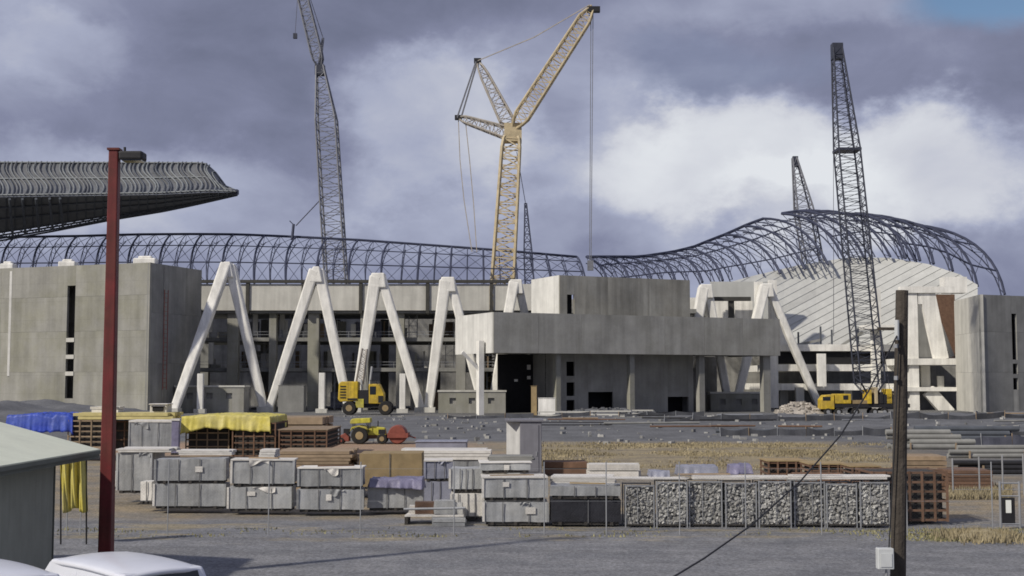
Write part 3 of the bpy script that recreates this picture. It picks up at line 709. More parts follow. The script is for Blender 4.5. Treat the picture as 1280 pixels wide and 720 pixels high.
truss_leaf('roof_leaf_frame', 'arched steel roof frame curving down to top of corner tower', ribs, [(0, 1.2), (3, .5), (5, .5), (8, .6)], (80, 258, 24), r=.31)

# finished roof leaf, upper left
rl = thing('roof_canopy', 'dark ribbed roof canopy leaf jutting out above left tower behind red lamp', 'roof', (XD(100, 258), 258, 34))
def cup(px): return interp([(-80, 203), (255, 204), (262, 207), (272, 219), (281, 233), (295, 239)], px)
def cmid(px): return interp([(-80, 247), (0, 246), (200, 243), (262, 240), (295, 240.5)], px)
def cbot(px): return interp([(-80, 300), (0, 290), (60, 281), (140, 268), (200, 260), (240, 253), (295, 242)], px)
def ctop(u, v):
    px = -80+375*u; s = v; y = cup(px)+(cmid(px)-cup(px))*s
    return P(px, y, 276-24*s+3.2*math.sin(s*math.pi))
def cund(u, v):
    px = -80+375*u; y = cmid(px)+(cbot(px)-cmid(px))*v
    return P(px, y, 252+14*v)
MB().grid(ctop, 60, 8).build('top_sheet', 'roofdark', rl, smooth=True)
MB().grid(lambda u, v: cund(u, v)+Vector((0, .05, -.02)), 60, 4).build('under_sheet', 'roofdark', rl, smooth=True)
nrib = 64
for i in range(nrib):
    px = -78+370*i/(nrib-1)+rnd.uniform(-1.6, 1.6); pts = []; am = rnd.uniform(3.5, 6.5)
    for j in range(11):
        s = j/10; sh = 9*(s-.5)+am*math.sin(s*2*math.pi)*-1
        q = min(1, max(0, (px+sh+80)/375)); p = ctop(q, s); pts.append(p+Vector((0, -.25, .2)))
    MB().tube(pts, rnd.uniform(.1, .21), 5).build('rib', rnd.choice(['roofrib', 'roofrib', 'steel_far', 'roofdark']), rl)
for k, v in enumerate((.02, .5, .98)): MB().tube([ctop(i/30, v)+Vector((0, -.2, .15)) for i in range(31)], .22, 5).build('purlin', 'roofrib', rl)
for off in (0, 1.3, 2.6, 3.6): MB().tube([cund(i/24, 1)+Vector((0, .5+off*.3, -off*(1-i/24*.95)*.55)) for i in range(25)], .2, 5).build('edge_tube', 'steel_far', rl)
for px in (-40, -10, 12, 28, 45, 62, 75): MB().tube([P(px, cmid(px)+3, 251.6), P(px+4, cbot(px)+6, 264)], .28, 5).build('strut', 'steel_far', rl)
for i in range(34):
    u = i/34; MB().tube([cund(u, v)+Vector((0, -.12, -.1)) for v in (0, .5, 1)], .13, 5).build('under_rib', 'steel_far', rl)
for v in (.3, .62): MB().tube([cund(i/24, v)+Vector((0, -.2, -.15)) for i in range(25)], .16, 5).build('under_purlin', 'steel_far', rl)
lac = MB()
for i in range(34):
    a_, b_ = cund(i/34, .95), cund((i+1)/34, .95); k_ = (1-i/34*.95); lac.tube([a_+Vector((0, .6, 0)), b_+Vector((0, 1., -3.4*.55*k_))], .1, 4); lac.tube([a_+Vector((0, 1., -3.4*.55*k_)), b_+Vector((0, .6, 0))], .1, 4)
lac.build('edge_lacing', 'steel_far', rl, kind='stuff')
MB().box(P(294, 240, 255), (1.2, 1.5, .9)).build('tip_fitting', 'steel', rl)

# ================================================================== cranes
def cline(pts, r, nm, parent, m='cable'): return MB().tube(pts, r, 4).build(nm, m, parent)
D = 263
yc = thing('tower_crane', 'tall yellow lattice crane with raised jib behind the entrance block', 'crane', (XD(620, D), D, 0))
tb = P(622, 470, D); tt = P(640, 163, D); tb.z = 0; tb.x = XD(619, D)
lattice(tb, tt, 5.3, 3.6, 30, .36, .17, parent=yc, m='craneY', name='tower', taper1=.04)
lattice(P(643, 160, D-1), P(741, 8, D-6), 3.0, 2.4, 20, .24, .11, parent=yc, m='craneY', name='jib', taper0=.08, taper1=.1, up=(0, 1, 0))
lattice(P(638, 160, D), P(597, 77, D+2), 3.0, 1.4, 9, .2, .1, parent=yc, m='craneP', name='back_mast', taper0=.1, taper1=.15)
lattice(P(632, 166, D), P(573, 147, D+3), 2.3, 1.2, 7, .2, .1, parent=yc, m='craneP', name='rear_strut', taper1=.15)
MB().box(tt+Vector((.2, 0, -.6)), (3.6, 3.2, 3.8)).build('head_block', 'craneY', yc)
for p in (P(597, 76, D+2), P(573, 147, D+3)): MB().box(p, (1.5, 1.2, .9)).build('sheave_block', 'black', yc)
MB().box(P(742, 12, D-6), (2.6, 1.2, 1.1)).build('jib_head', 'black', yc)
for dy in (-.5, .5):
    cline([P(597, 76, D+2+dy), P(668, 44, D-2+dy)+Vector((0, 0, -.4)), P(737, 6, D-6+dy)], .12, 'pendant', yc, 'craneP')
    cline([P(596+dy*2, 77, D+2+dy), P(574+dy*5, 147, D+3+dy)], .22, 'stay_bar', yc, 'craneG')
cline([P(573, 149, D+3), P(575, 200, D+2), P(580, 250, D+1), P(590, 315, D)], .13, 'hoist_cable', yc, 'craneP')
cline([P(582, 153, D+3), P(587, 200, D+2), P(592, 255, D+1), P(596, 315, D)], .13, 'hoist_cable', yc, 'craneP')
for dx in (-1.3, 1.3): cline([P(740+dx, 14, D-6), P(738+dx*.7, 326, D-6)], .10, 'hook_cable', yc, 'craneG')
MB().box(P(738, 332, D-6), (1.2, .8, 2.)).build('hook_block', 'craneG', yc)
MB().span((tb.x-6, D-5, 0), (tb.x+6, D+5, 2.2)).build('crawler_base', 'craneY', yc)
# slim blue crane beside it
D = 290
sc2 = thing('slim_crane', 'slim blue lattice crane tip beside the yellow crane tower', 'crane', (XD(668, D), D, 0))
b0 = P(669, 420, D); b0.z = 0
lattice(b0, P(657, 254, D), 2.6, 1.6, 26, .16, .09, parent=sc2, m='steel', name='boom', taper1=.25)
cline([P(657, 255, D), P(646, 190, D-6)], .1, 'stay_cable', sc2); MB().span((b0.x-3, D-3, 0), (b0.x+3, D+3, 2.5)).build('carrier', 'craneG', sc2)
# left lattice crane
D = 300
lc_ = thing('luffing_crane', 'grey lattice crane with raised fly jib leaving top edge above the roof frame', 'crane', (XD(430, D), D, 0))
b0 = P(430, 480, D); b0.z = 0
lattice(b0, P(408, 150, D), 5.0, 4.6, 30, .24, .11, parent=lc_, m='craneG', name='boom', taper0=.05)
lattice(P(408, 150, D), P(400, 82, D), 4.6, 1.6, 7, .22, .1, parent=lc_, m='craneG', name='boom_top')
lattice(P(400, 84, D), P(372, -30, D), 2.6, 2.2, 12, .2, .09, parent=lc_, m='craneG', name='fly_jib', taper0=.1)
MB().tube([P(400, 84, D), P(404, 48, D+2)], .35, 5).tube([P(398, 84, D), P(403, 50, D)], .25, 5).build('jib_mast', 'craneG', lc_)
MB().box(P(400, 88, D), (2.2, 2., 2.4)).build('jib_foot', 'craneD', lc_)
cline([P(404, 48, D+2), P(382, -20, D)], .1, 'pendant', lc_)
cline([P(404, 246, D), P(370, 282, D-10)], .12, 'guy_cable', lc_); cline([P(372, -4, D), P(369, 42, D)], .07, 'hook_cable', lc_)
MB().box(P(369, 45, D), (.9, .8, 1.2)).build('hook_block', 'craneD', lc_)
MB().span((b0.x-5, D-4, 0), (b0.x+5, D+4, 3)).build('carrier', 'craneG', lc_)
mp = thing('antenna_mast', 'short dark mast standing on roof frame left of grey lattice crane', 'mast', tuple(P(365, 296, 271)))
MB().tube([P(365, 300, 271), P(367, 280, 271)], .32, 6).build('post', 'steel', mp); MB().tube([P(367, 281, 271), P(362, 276, 271)], .12, 4).build('arm', 'steel', mp)
# small far right crane
D = 292
fc = thing('derrick_crane', 'small pale lattice crane top poking above the highest roof ribs', 'crane', (XD(1040, D), D, 0))
b0 = P(1047, 430, D); b0.z = 0
lattice(b0, P(993, 197, D), 4.2, 3.6, 30, .2, .1, parent=fc, m='craneG', name='boom', taper1=.22)
MB().box(P(994, 202, D), (1.2, 1, 2.4)).build('boom_head', 'craneD', fc); cline([P(993, 199, D), P(994, 275, D)], .09, 'hook_cable', fc)
MB().span((b0.x-4, D-4, 0), (b0.x+4, D+4, 2.5)).build('carrier', 'craneG', fc)

# wheels: shared builder
def wheel(parent, c, r, wd, hubm='yellow', local=False):
    t = MB()._wheel(Vector(c), Vector((0, wd/2, 0)), r, 18).build('wheel', 'rubber', parent, smooth=False, local=local)
    MB()._wheel(Vector(c), Vector((0, wd/2+.03, 0)), r*.5, 14).build('rim', hubm, t, local=local)
    return t
# truck crane, right
D = 203; kx = D/F
tcn = thing('truck_crane', 'yellow truck crane with tall dark lattice boom parked behind timber utility pole', 'crane', (XD(1080, D), D, 0))
def tx(px): return XD(px, D)
zb_ = .75
MB().span((tx(1026), D-1.2, zb_+.55), (tx(1134), D+1.2, zb_+1.15)).build('chassis', 'black', tcn)
MB().prism([(tx(1024), zb_+.3), (tx(1024), zb_+1.8), (tx(1028.5), zb_+2.5), (tx(1040), zb_+2.6), (tx(1040), zb_+.3)], D-1.35, D+1.35).build('cab', 'yellow', tcn, bevel=.08)
MB().span((tx(1025.5), D-1.38, zb_+1.65), (tx(1035), D-1.3, zb_+2.25)).build('cab_window', 'glass', tcn)
MB().span((tx(1041), D-1.3, zb_+1.16), (tx(1061), D+1.3, zb_+2.7)).build('engine_housing', 'yellow', tcn, bevel=.1)
MB().span((tx(1051), D-1.34, zb_+1.8), (tx(1057), D-1.29, zb_+2.45)).build('grille', 'black', tcn)
MB().span((tx(1063), D-1.25, zb_+1.16), (tx(1082), D+1.25, zb_+1.7)).build('deck', 'tan', tcn)
for i, px in enumerate((1032, 1045, 1066, 1090, 1102, 1124)):
    for s_ in (-1, 1): wheel(tcn, (tx(px), D+s_*1.15, .62), .62, .45, 'galv')
for i, (x0, x1, y0) in enumerate(((1081, 1086, 487), (1090, 1094, 484), (1097, 1101, 490), (1105, 1112, 486), (1114, 1119, 492))):
    MB().span((tx(x0), D-1.5+i*.1, zb_+1.16), (tx(x1), D+1.5, ZD(y0, D))).build('counterweight', ['yellow', 'craneY', 'black', 'yellow', 'craneY'][i], tcn, bevel=.06)
MB().span((tx(1083), D-1.2, zb_+1.2), (tx(1116), D+1.2, ZD(493, D))).build('machinery_house', 'black', tcn)
bf = P(1089, 496, D); bt = P(1046, 60, D+2)
ax_ = (bt-bf)
lattice(bf, bf+ax_*.70, 3.9, 3.4, 34, .14, .06, parent=tcn, m='craneD', name='boom', taper0=.06)
lattice(bf+ax_*.70, bt, 3.4, 1.4, 14, .14, .06, parent=tcn, m='craneD', name='boom_top')
MB().box(bf+ax_*.70, (3.8, 3.6, .4)).build('boom_splice', 'craneD', tcn); MB().box(bt+Vector((0, 0, -.6)), (1.7, 1.5, 2.6)).build('boom_head', 'craneD', tcn)
cline([bt+Vector((-.6, 0, 0)), P(1042, 300, D), P(1042, 420, D)], .05, 'hook_cable', tcn)
for dy in (-1, 1): cline([bt+Vector((.3, dy*.4, 0)), P(1112, 486, D+dy)], .05, 'pendant', tcn)
# wheeled crane, centre
D = 208
def tx(px): return XD(px, D)
wc = thing('wheeled_crane', 'yellow wheeled crane with short upright lattice mast below third white column', 'crane', (tx(455), D, 0))
zq = .2
MB().span((tx(430), D-.85, 1.15), (tx(490), D+.85, 1.8)).build('chassis', 'black', wc)
MB().prism([(tx(424), 2.5), (tx(425), 5.1), (tx(428), 5.4), (tx(449), 5.4), (tx(449), 2.3), (tx(427), 2.1)], D-1.5, D+1.5).build('counterweight', 'yellow', wc, bevel=.15)
MB().span((tx(449), D-1.3, 1.81), (tx(462), D+1.3, 4.0)).build('turret', 'black', wc)
MB().prism([(tx(462), 1.81), (tx(462), 5.0), (tx(475), 5.0), (tx(481), 3.4), (tx(481), 1.81)], D-1.3, D+1.1).build('cab', 'yellow', wc, bevel=.12)
MB().span((tx(463.5), D-1.34, 3.3), (tx(471), D-1.29, 4.6)).build('cab_window', 'glass', wc)
MB().span((tx(446), D-1.4, 1.2), (tx(456), D-1.25, 2.6)).build('outrigger', 'lime', wc)
for px in (438, 483):
    for s_ in (-1, 1): wheel(wc, (tx(px), D+s_*1.25, 1.12), 1.12, .7, 'tan')
lattice(P(449, 480, D), P(456, 436, D), 1.1, .8, 10, .12, .06, parent=wc, m='craneP', name='mast')
MB().tube([P(462, 482, D), P(465, 458, D)], .2, 6).build('exhaust_stack', 'galv', wc)
for px in (464, 472): MB().tube([(tx(px), D-1.36, 5.0), (tx(px), D-1.36, 5.6)], .05, 4).build('hand_rail', 'black', wc)
MB().tube([(tx(463), D-1.36, 5.6), (tx(473), D-1.36, 5.6)], .05, 4).build('hand_rail', 'black', wc)
for i in range(5): MB().span((tx(427), D-1.56, 2.7+i*.45), (tx(434), D-1.5, 2.9+i*.45)).build('vent_louvre', 'black', wc)
MB().tube([(tx(456), D-1.0, 2.2), (tx(452), D-.6, 5.6)], .16, 6).build('luffing_cylinder', 'galv', wc)
MB().span((tx(436), D-1.54, 2.4), (tx(448), D-1.5, 2.7)).build('warning_stripe', 'black', wc)
MB().tube([(tx(456), D, 9.2), (tx(459), D-.2, 4.4)], .05, 4).build('hoist_cable', 'cable', wc)
MB().span((tx(474), D-1.34, 2.0), (tx(480), D-1.29, 3.1)).build('access_step', 'black', wc)
# tractor on the track
gy = 113.
def tx(px): return XD(px, gy)
tr = thing('tractor', 'lime yellow tractor with canopy and big rear wheel on brown track', 'tractor', (tx(455), gy, 0))
MB().prism([(tx(446), .75), (tx(446), 1.25), (tx(463), 1.35), (tx(465), 1.55), (tx(482), 1.4), (tx(484), .75)], gy-.38, gy+.38).build('hood', 'lime', tr, bevel=.06)
MB().prism([(tx(439.5), 1.75), (tx(439.5), 2.02), (tx(442), 2.2), (tx(464), 2.25), (tx(464.5), 1.85)], gy-.8, gy+.8).build('canopy', 'lime', tr, bevel=.05)
for px in (443, 462):
    for s_ in (-1, 1): MB().tube([(tx(px), gy+s_*.65, 1.0), (tx(px), gy+s_*.65, 1.8)], .04, 5).build('canopy_post', 'black', tr)
for s_ in (-1, 1): MB().prism([(tx(440), 1.1), (tx(442), 1.5), (tx(451), 1.62), (tx(460), 1.5), (tx(461), 1.3), (tx(451), 1.52), (tx(443), 1.4)], gy+s_*.85-.22, gy+s_*.85+.22).build('mudguard', 'lime', tr)
MB().span((tx(474), gy-.385, .85), (tx(483), gy-.375, 1.25)).build('grille', 'black', tr)
MB().tube([(tx(458.4), gy-.2, 1.72), (tx(459.4), gy+.2, 1.74)], .03, 5).build('steering_wheel', 'black', tr)
MB().span((tx(447), gy-.3, 1.26), (tx(453), gy+.3, 1.5)).build('seat', 'black', tr)
MB().tube([(tx(462), gy, 1.3), (tx(459), gy, 1.7)], .03, 5).build('steering_column', 'black', tr)
MB().tube([(tx(473), gy, 1.4), (tx(473), gy, 2.0)], .05, 5).build('exhaust', 'black', tr)
for s_ in (-1, 1):
    wheel(tr, (tx(451.5), gy+s_*.85, .74), .74, .42, 'tan'); wheel(tr, (tx(479), gy+s_*.7, .45), .45, .28, 'tan')
MB().span((tx(446), gy-.34, .45), (tx(482), gy+.34, .74)).build('transmission', 'redwood', tr)
pl = thing('red_implement', 'small red implement hitched behind the lime yellow tractor', 'implement', (tx(432), gy, 0))
MB().prism([(tx(424), .25), (tx(427), .75), (tx(433), .95), (tx(438), .6), (tx(438), .2)], gy-.6, gy+.6).build('hopper', 'red', pl, bevel=.05)
MB().box((tx(434), gy, 1.05), (.5, .6, .5)).build('motor', 'black', pl)
wheel(pl, (tx(428), gy-.65, .28), .28, .15, 'red'); wheel(pl, (tx(428), gy+.65, .28), .28, .15, 'red')
rb = thing('road_roller', 'rusty red towed roller standing in front of the tractor on track', 'roller', (tx(498), gy, 0))
MB()._wheel(Vector((tx(498), gy, .82)), Vector((0, .9, 0)), .82, 24).build('drum', 'red', rb)
for s_ in (-1, 1): MB().span((tx(486), gy+s_*1.0-.08, .55), (tx(511), gy+s_*1.0+.08, .95)).build('side_frame', 'red', rb)
MB().span((tx(486), gy-1.09, .56), (tx(488), gy+1.09, .96)).build('cross_frame', 'red', rb); MB().span((tx(509.5), gy-1.09, .56), (tx(511.5), gy+1.09, .96)).build('cross_frame', 'red', rb)
MB().tube([(tx(511), gy, .7), (tx(520), gy, .5)], .06, 5).build('draw_bar', 'red', rb)

# ================================================================== YARD
def wbox(w_, d_, h_, amp, seed, z0=0.):
    """box with slightly slumped, wrinkled faces"""
    mb = MB(); n = 8
    def dsp(p):
        q = Vector(p)+Vector((seed*3.1, seed*1.7, seed))
        return Vector(p)+Vector((fbm(q.x*1.7, q.y*1.7, q.z*1.7, 3), fbm(q.x*1.7+9, q.y*1.7, q.z*1.7, 3), .6*fbm(q.x*1.7, q.y*1.7+5, q.z*1.7, 3)))*amp
    X = w_/2; Y = d_/2
    faces = [lambda u, v: (-X+2*X*u, -Y, z0+h_*v), lambda u, v: (X, -Y+2*Y*u, z0+h_*v), lambda u, v: (X-2*X*u, Y, z0+h_*v),
             lambda u, v: (-X, Y-2*Y*u, z0+h_*v), lambda u, v: (-X+2*X*u, -Y+2*Y*v, z0+h_)]
    for f in faces: mb.grid(lambda u, v, f=f: dsp(f(u, v)), n, 5)
    return mb
def wrapped(lab, x0, x1, y0, y1, D, dep=1.2, m='wrap', rz=0., group='wrapped crates in the yard', edge=True, straps=2, cap=None, zbase=None, bear='bearer', capm='whitewood'):
    """crate of wrapped building board on bearers; y0 top row, y1 bottom row in the photograph"""
    xa, xb = XD(x0, D), XD(x1, D); zb_ = max(0, ZD(y1, D)) if zbase is None else zbase; h_ = ZD(y0, D)-zb_; w_ = xb-xa
    t = thing('wrapped_crate', lab, 'crate', ((xa+xb)/2+rnd.uniform(-.04, .04), D+dep/2+rnd.uniform(0, .1), zb_), rz+rnd.uniform(-.06, .06), group)
    t.rotation_euler.y = rnd.uniform(-.008, .008)
    sd_ = rnd.random()*50; bh = .13
    wbox(w_-.06, dep-.06, h_-bh, .03, sd_, bh).build('load', m, t, local=True, smooth=True)
    for k in (-.36, 0, .36): MB().box((w_*k, 0, bh/2), (.12, dep-.06, bh-.004)).build('bearer', bear, t, local=True)
    MB().box((0, 0, bh*.55), (w_-.2, dep-.2, bh*.9)).build('bearer_gap_shade', bear, t, local=True)  # dark box fills the space between bearers as a painted shadow gap
    if edge:
        for sx_ in (-1, 1): MB().box((sx_*(w_/2-.02), -dep/2+.03, h_/2+bh/2), (.09, .08, h_-bh-.01)).build('corner_post', 'whitewood' if sx_ < 0 and lab.find('twin') > 0 else m, t, local=True)  # left post of twin stacks whitened, painting a sunlit edge
    for k in range(straps):
        xx = w_*((k+1)/(straps+1)-.5)+rnd.uniform(-.1, .1)
        MB().box((xx, -dep/2-.012, h_/2+.04), (.035, .012, h_-.08)).build('strap', 'strap', t, local=True)
    if rnd.random() < .35 and w_ > 1.2 and m == 'wrap': MB().box((w_*rnd.uniform(-.35, .35), -dep/2-.022, h_*rnd.uniform(.4, .75)), (rnd.uniform(.2, .42), .01, rnd.uniform(.15, .26))).build('paper_label', 'whitewood', t, local=True)
    if rnd.random() < .6 and edge:   # torn film hanging from the upper edge
        x0_ = w_*rnd.uniform(-.4, .2); wl = w_*rnd.uniform(.15, .4); dl = h_*rnd.uniform(.12, .4)
        MB().grid(lambda u, v: (x0_+wl*u, -dep/2-.03-.03*math.sin(u*11+v*3), h_+.01-v*dl*(.6+.4*math.sin(u*5+x0_*9))), 10, 4).build('loose_film', 'whitewood' if rnd.random() < .4 else m, t, local=True, smooth=True)
    if cap: MB().box((0, 0, h_+cap/2+.004), (w_+.04, dep+.05, cap)).build('lid_board', capm, t, local=True)
    return t
def slatted(lab, x0, x1, y0, y1, D, dep=1.6, rows=4, cols=3, m='redwood', rz=0., group='slatted timber crates', lid=None, zbase=None):
    xa, xb = XD(x0, D), XD(x1, D); zb_ = max(0, ZD(y1, D)) if zbase is None else zbase; h_ = ZD(y0, D)-zb_; w_ = xb-xa
    t = thing('slatted_crate', lab, 'crate', ((xa+xb)/2, D+dep/2, zb_), rz, group)
    MB().box((0, .02, h_/2), (w_-.35, dep-.35, h_-.12)).build('load', 'bearer', t, local=True)
    me = {}
    def piece(nm, key, c, d_):
        if key not in me: me[key] = MB().box((0, 0, 0), d_).build(nm, m, t, local=True); o = me[key]
        else: o = me[key].copy(); col.objects.link(o)
        o.location = c; return o
    for j in range(rows+1):
        z = .06+(h_-.12)*j/rows
        piece('slat', 'f', (0, -dep/2+.02, z), (w_, .035, .085)); piece('slat', 'f', (0, dep/2-.02, z), (w_, .035, .085))
        for s_ in (-1, 1): piece('slat', 's', (s_*(w_/2-.02), 0, z), (.035, dep-.08, .085))
    for i in range(cols+1):
        piece('post', 'p', (-w_/2+.05+(w_-.1)*i/cols, -dep/2-.02, h_/2), (.09, .04, h_)); piece('post', 'p', (-w_/2+.05+(w_-.1)*i/cols, dep/2+.02, h_/2), (.09, .04, h_))
    if lid: MB().box((0, 0, h_+.035), (w_+.08, dep+.1, .06)).build('lid', lid, t, local=True)
    return t
def planks(lab, x0, x1, y0, y1, D, dep=1.4, m='wood', n=5, rz=0., group='stacked boards and sheets', zbase=None, name='board_stack', cat='boards', across=4):
    """loose stack of boards, every layer a few planks, ends uneven"""
    xa, xb = XD(x0, D), XD(x1, D); zb_ = max(0, ZD(y1, D)) if zbase is None else zbase; h_ = ZD(y0, D)-zb_; w_ = xb-xa
    t = thing(name, lab, cat, ((xa+xb)/2, D+dep/2, zb_), rz, group); lh = h_/n
    pm = MB().box((0, 0, 0), (w_*.97, dep/across*.96, lh*.86)).build('board', m, t, local=True); first = True
    for k in range(n):
        for j in range(across):
            if first: o = pm; first = False
            else: o = pm.copy(); col.objects.link(o)
            o.location = (rnd.uniform(-.04, .04)*w_, -dep/2+dep*(j+.5)/across, lh*(k+.5)); o.rotation_euler = (0, 0, rnd.uniform(-.012, .012))
    return t
def tarp(name, lab, x0, x1, ytop, yskirt, D, dep, m, amp=.12, seed=0., slump=0., group=None):
    """draped sheet: top plus hanging skirts with folds and an uneven hem"""
    xa, xb = XD(x0, D), XD(x1, D); zt_ = ZD(ytop, D); zs = ZD(yskirt, D); w_ = xb-xa; mb = MB(); cx = (xa+xb)/2; cy = D+dep/2
    def fn(u, v):
        sk = zt_-zs; a = (u-.5)*2; b_ = (v-.5)*2; tu_, tv = .78, .72
        x_ = max(-1, min(1, a/tu_))*w_/2; y_ = max(-1, min(1, b_/tv))*dep/2
        ov = max(0, (abs(a)-tu_)/(1-tu_), (abs(b_)-tv)/(1-tv)); ov = min(1, ov)
        fold = fbm(x_*.8+seed, y_*.8, 0, 2)*.5+.5-1.6*abs(fbm(x_*1.5+seed, y_*1.5+x_*.4, 4, 3))
        drop = ov*sk*(1+.28*fbm(x_*.5+seed, y_*.5+3, 2, 4))
        ox = ov*.12*fbm(y_*3+seed, x_*3, 1, 2); z = zt_-drop+amp*fold*(1-ov*.5)-slump*(a*a)
        return (cx+x_*(1+ov*.02)+ox, cy+y_*(1+ov*.02)-(ov*.1 if b_ < 0 else -ov*.1)+ov*.14*fbm(x_*2.6+seed, 7, 0, 2), z)
    mb.grid(fn, 90, 50)
    o = mb.build(name, m, None, loc=(cx, cy, zs), smooth=True)
    s_ = o.modifiers.new('solid', 'SOLIDIFY'); s_.thickness = .006
    return tag(o, lab, 'tarpaulin', group)

# --- front row of crate stacks, left
def stack2(x0, x1, y0, ym, y1, D, labs, **k):
    wrapped(labs[0], x0, x1, ym, y1, D, **{q: v for q, v in k.items() if q != 'cap'})
    zt_ = ZD(ym, D); wrapped(labs[1], x0+1, x1-1, y0, ym, D, zbase=zt_+.004, **k)
stack2(193, 282, 574, 605, 637, 53.5, ('grey wrapped crate under another, lower left of three twin stacks', 'grey wrapped crate with white sheet on top, upper in stack with white corner'), rz=.02)
stack2(288, 368, 576, 609, 640, 53.0, ('grey wrapped crate at bottom of middle twin stack', 'grey wrapped crate on top of middle twin stack'), cap=.05)
stack2(373, 455, 586, 612, 641, 52.6, ('low grey wrapped crate at bottom of the stack before timber boards', 'low grey wrapped crate with white lid before timber boards'), cap=.06)
planks('white sheets lying on crate stack below yellow tarpaulin', 222, 290, 563, 573, 55.3, 1.3, 'whitewood', 3, zbase=ZD(573, 53.5)+.03)
wrapped('blue grey plastic wrapped load under white sheet beside red lamp post', 149, 193, 566, 617, 57, 2.0, 'wrap', edge=True, straps=1)
planks('white sheets over plastic wrapped load beside red lamp post', 146, 214, 561, 566, 57.0, 2.0, 'whitewood', 2, zbase=ZD(566, 57)+.02)
wrapped('small crumpled white bundle on ground left of twin crate stacks', 176, 192, 602, 630, 54.2, .8, 'whitewood', edge=False, straps=1)
wrapped('whitish torn wrapped bundle close behind red lamp post', 140, 160, 590, 612, 58, 1.0, 'whitewood', edge=False, straps=0)
# row behind, left
wrapped('grey boxed load with pale lid under long yellowish boards', 161, 214, 528, 566, 84, 2.2, 'wrap', cap=.12)
planks('long pale yellow boards lying across crates behind red lamp post', 92, 214, 516, 524, 88, 3.5, 'straight', 2, zbase=ZD(525, 88)+.02, across=5)
slatted('dark slatted timber crate under long yellow boards beside blue tarpaulin', 86, 131, 525, 560, 88, 3, 5, 3, 'wood')
slatted('dark open crate behind red lamp post', 132, 158, 526, 562, 89, 2.5, 3, 2, 'redwood')
planks('white timber offcuts lying on long yellow boards', 114, 148, 508, 516, 90, 1.6, 'whitewood', 2, zbase=ZD(517, 88)+.02)
small_box('equipment_box', 'pale box with dark opening on top of long yellow boards', 'box', 188, 209, 506, 90, 1.4, 'whitewood', 516)
MB_ = small_box('box_opening_shade', 'dark panel painted as shaded hollow of pale box on yellow boards', 'opening', 191, 205, 509, 89.9, .08, 'dark', 514)  # near-black panel on the box front paints the shade of a hollow
tarp('tarpaulin', 'bright blue tarpaulin draped over pile behind pale shed roof', 10, 92, 518, 541, 88, 5, 'tarpB', .18, 3., .25)
tarp('tarpaulin', 'yellow tarpaulin spread over slatted crates below first white column', 228, 338, 519, 536, 86, 6.5, 'tarpY', .10, 8., .22)
slatted('slatted crate under left half of yellow tarpaulin', 233, 288, 523, 568, 87, 4.5, 5, 4, 'wood'); slatted('slatted crate under right half of yellow tarpaulin', 291, 346, 528, 571, 86, 4.5, 5, 4, 'redwood')
slatted('brown slatted crate with timber lid beside yellow tarpaulin', 349, 410, 538, 562, 84, 6.5, 4, 4, 'redwood', lid='wood')
planks('brown boards stacked on large slatted crate beyond yellow tarpaulin', 330, 405, 521, 530, 96, 5, 'wood', 2, zbase=1.6)
wrapped('narrow violet grey bundle standing upright between crates and yellow tarpaulin', 214, 224, 526, 569, 80, .45, 'tarpP', edge=False, straps=0, cap=.12)
planks('brown weathered boards stacked behind middle twin stack', 345, 440, 564, 584, 60, 3.4, 'wood', 5, zbase=ZD(585, 60))
slatted('low slatted crate carrying brown boards', 362, 446, 584, 612, 60.5, 2.5, 3, 5, 'wood')
planks('short white boards on crate beside brown boards', 325, 345, 562, 572, 56, 1.2, 'whitewood', 3, zbase=ZD(572, 56))
wrapped('tan board clad block standing behind violet tarpaulin', 449, 528, 567, 612, 60, 2.4, 'tan', edge=False, straps=1, group='tan boxes')
wrapped('grey wrapped crate lying under violet tarpaulin', 459, 530, 609, 639, 53.2, 1.3, 'wrap', edge=False)
tarp('tarpaulin', 'violet tarpaulin folded on grey crate before tan block', 463, 528, 599, 611, 53.1, 1.4, 'tarpP', .05, 5.)
wrapped('bluish wrapped crate at bottom of stack behind low pallet', 531, 566, 602, 630, 57, 1.5, 'wrapblue', edge=False, group='bluish crates'); wrapped('bluish wrapped crate with white lid on top of its stack', 531, 566, 577, 602, 57, 1.5, 'wrapblue', edge=True, cap=.06, zbase=ZD(602, 57)+.005, group='bluish crates')
planks('long white boards stacked level behind bluish crates', 500, 612, 563, 574, 66, 3, 'whitewood', 3, zbase=ZD(575, 66))
wrapped('grey covered load beneath long white boards', 502, 610, 575, 600, 66, 2.6, 'wrap', edge=False, straps=3)
small_box('dark_container', 'low dark blue flat box on ground beyond long white boards', 'container', 520, 583, 553, 100, 3, 'wrapblue', 563)
for i, (px, y_, D, ln, a, m_) in enumerate(((250, 573, 54.2, 1.6, .3, 'wood'), (330, 575, 53.6, 1.3, -.2, 'wood'), (420, 585, 53.2, 1.5, .15, 'redwood'), (640, 597, 49.4, 1.7, .2, 'wood'), (735, 607, 49.2, 1.4, -.25, 'tan'), (880, 595.5, 49.0, 2.0, .1, 'wood'), (1020, 594.5, 49.0, 1.8, -.12, 'redwood'))):
    c = P(px, y_, D)+Vector((0, 0, .09))
    o = MB().box((c.x, c.y, c.z), (ln, .14, .05), a).build('loose_board', m_, None, loc=tuple(c))
    tag(o, 'loose board lying askew on '+['white cornered crate stack', 'middle twin crate stack', 'low crate stack before timber', 'tall twin stack by black load', 'slumped bundle over black load', 'boards over middle rubble cages', 'boards over cages towards utility pole'][i], 'board', 'loose boards on the stacks')
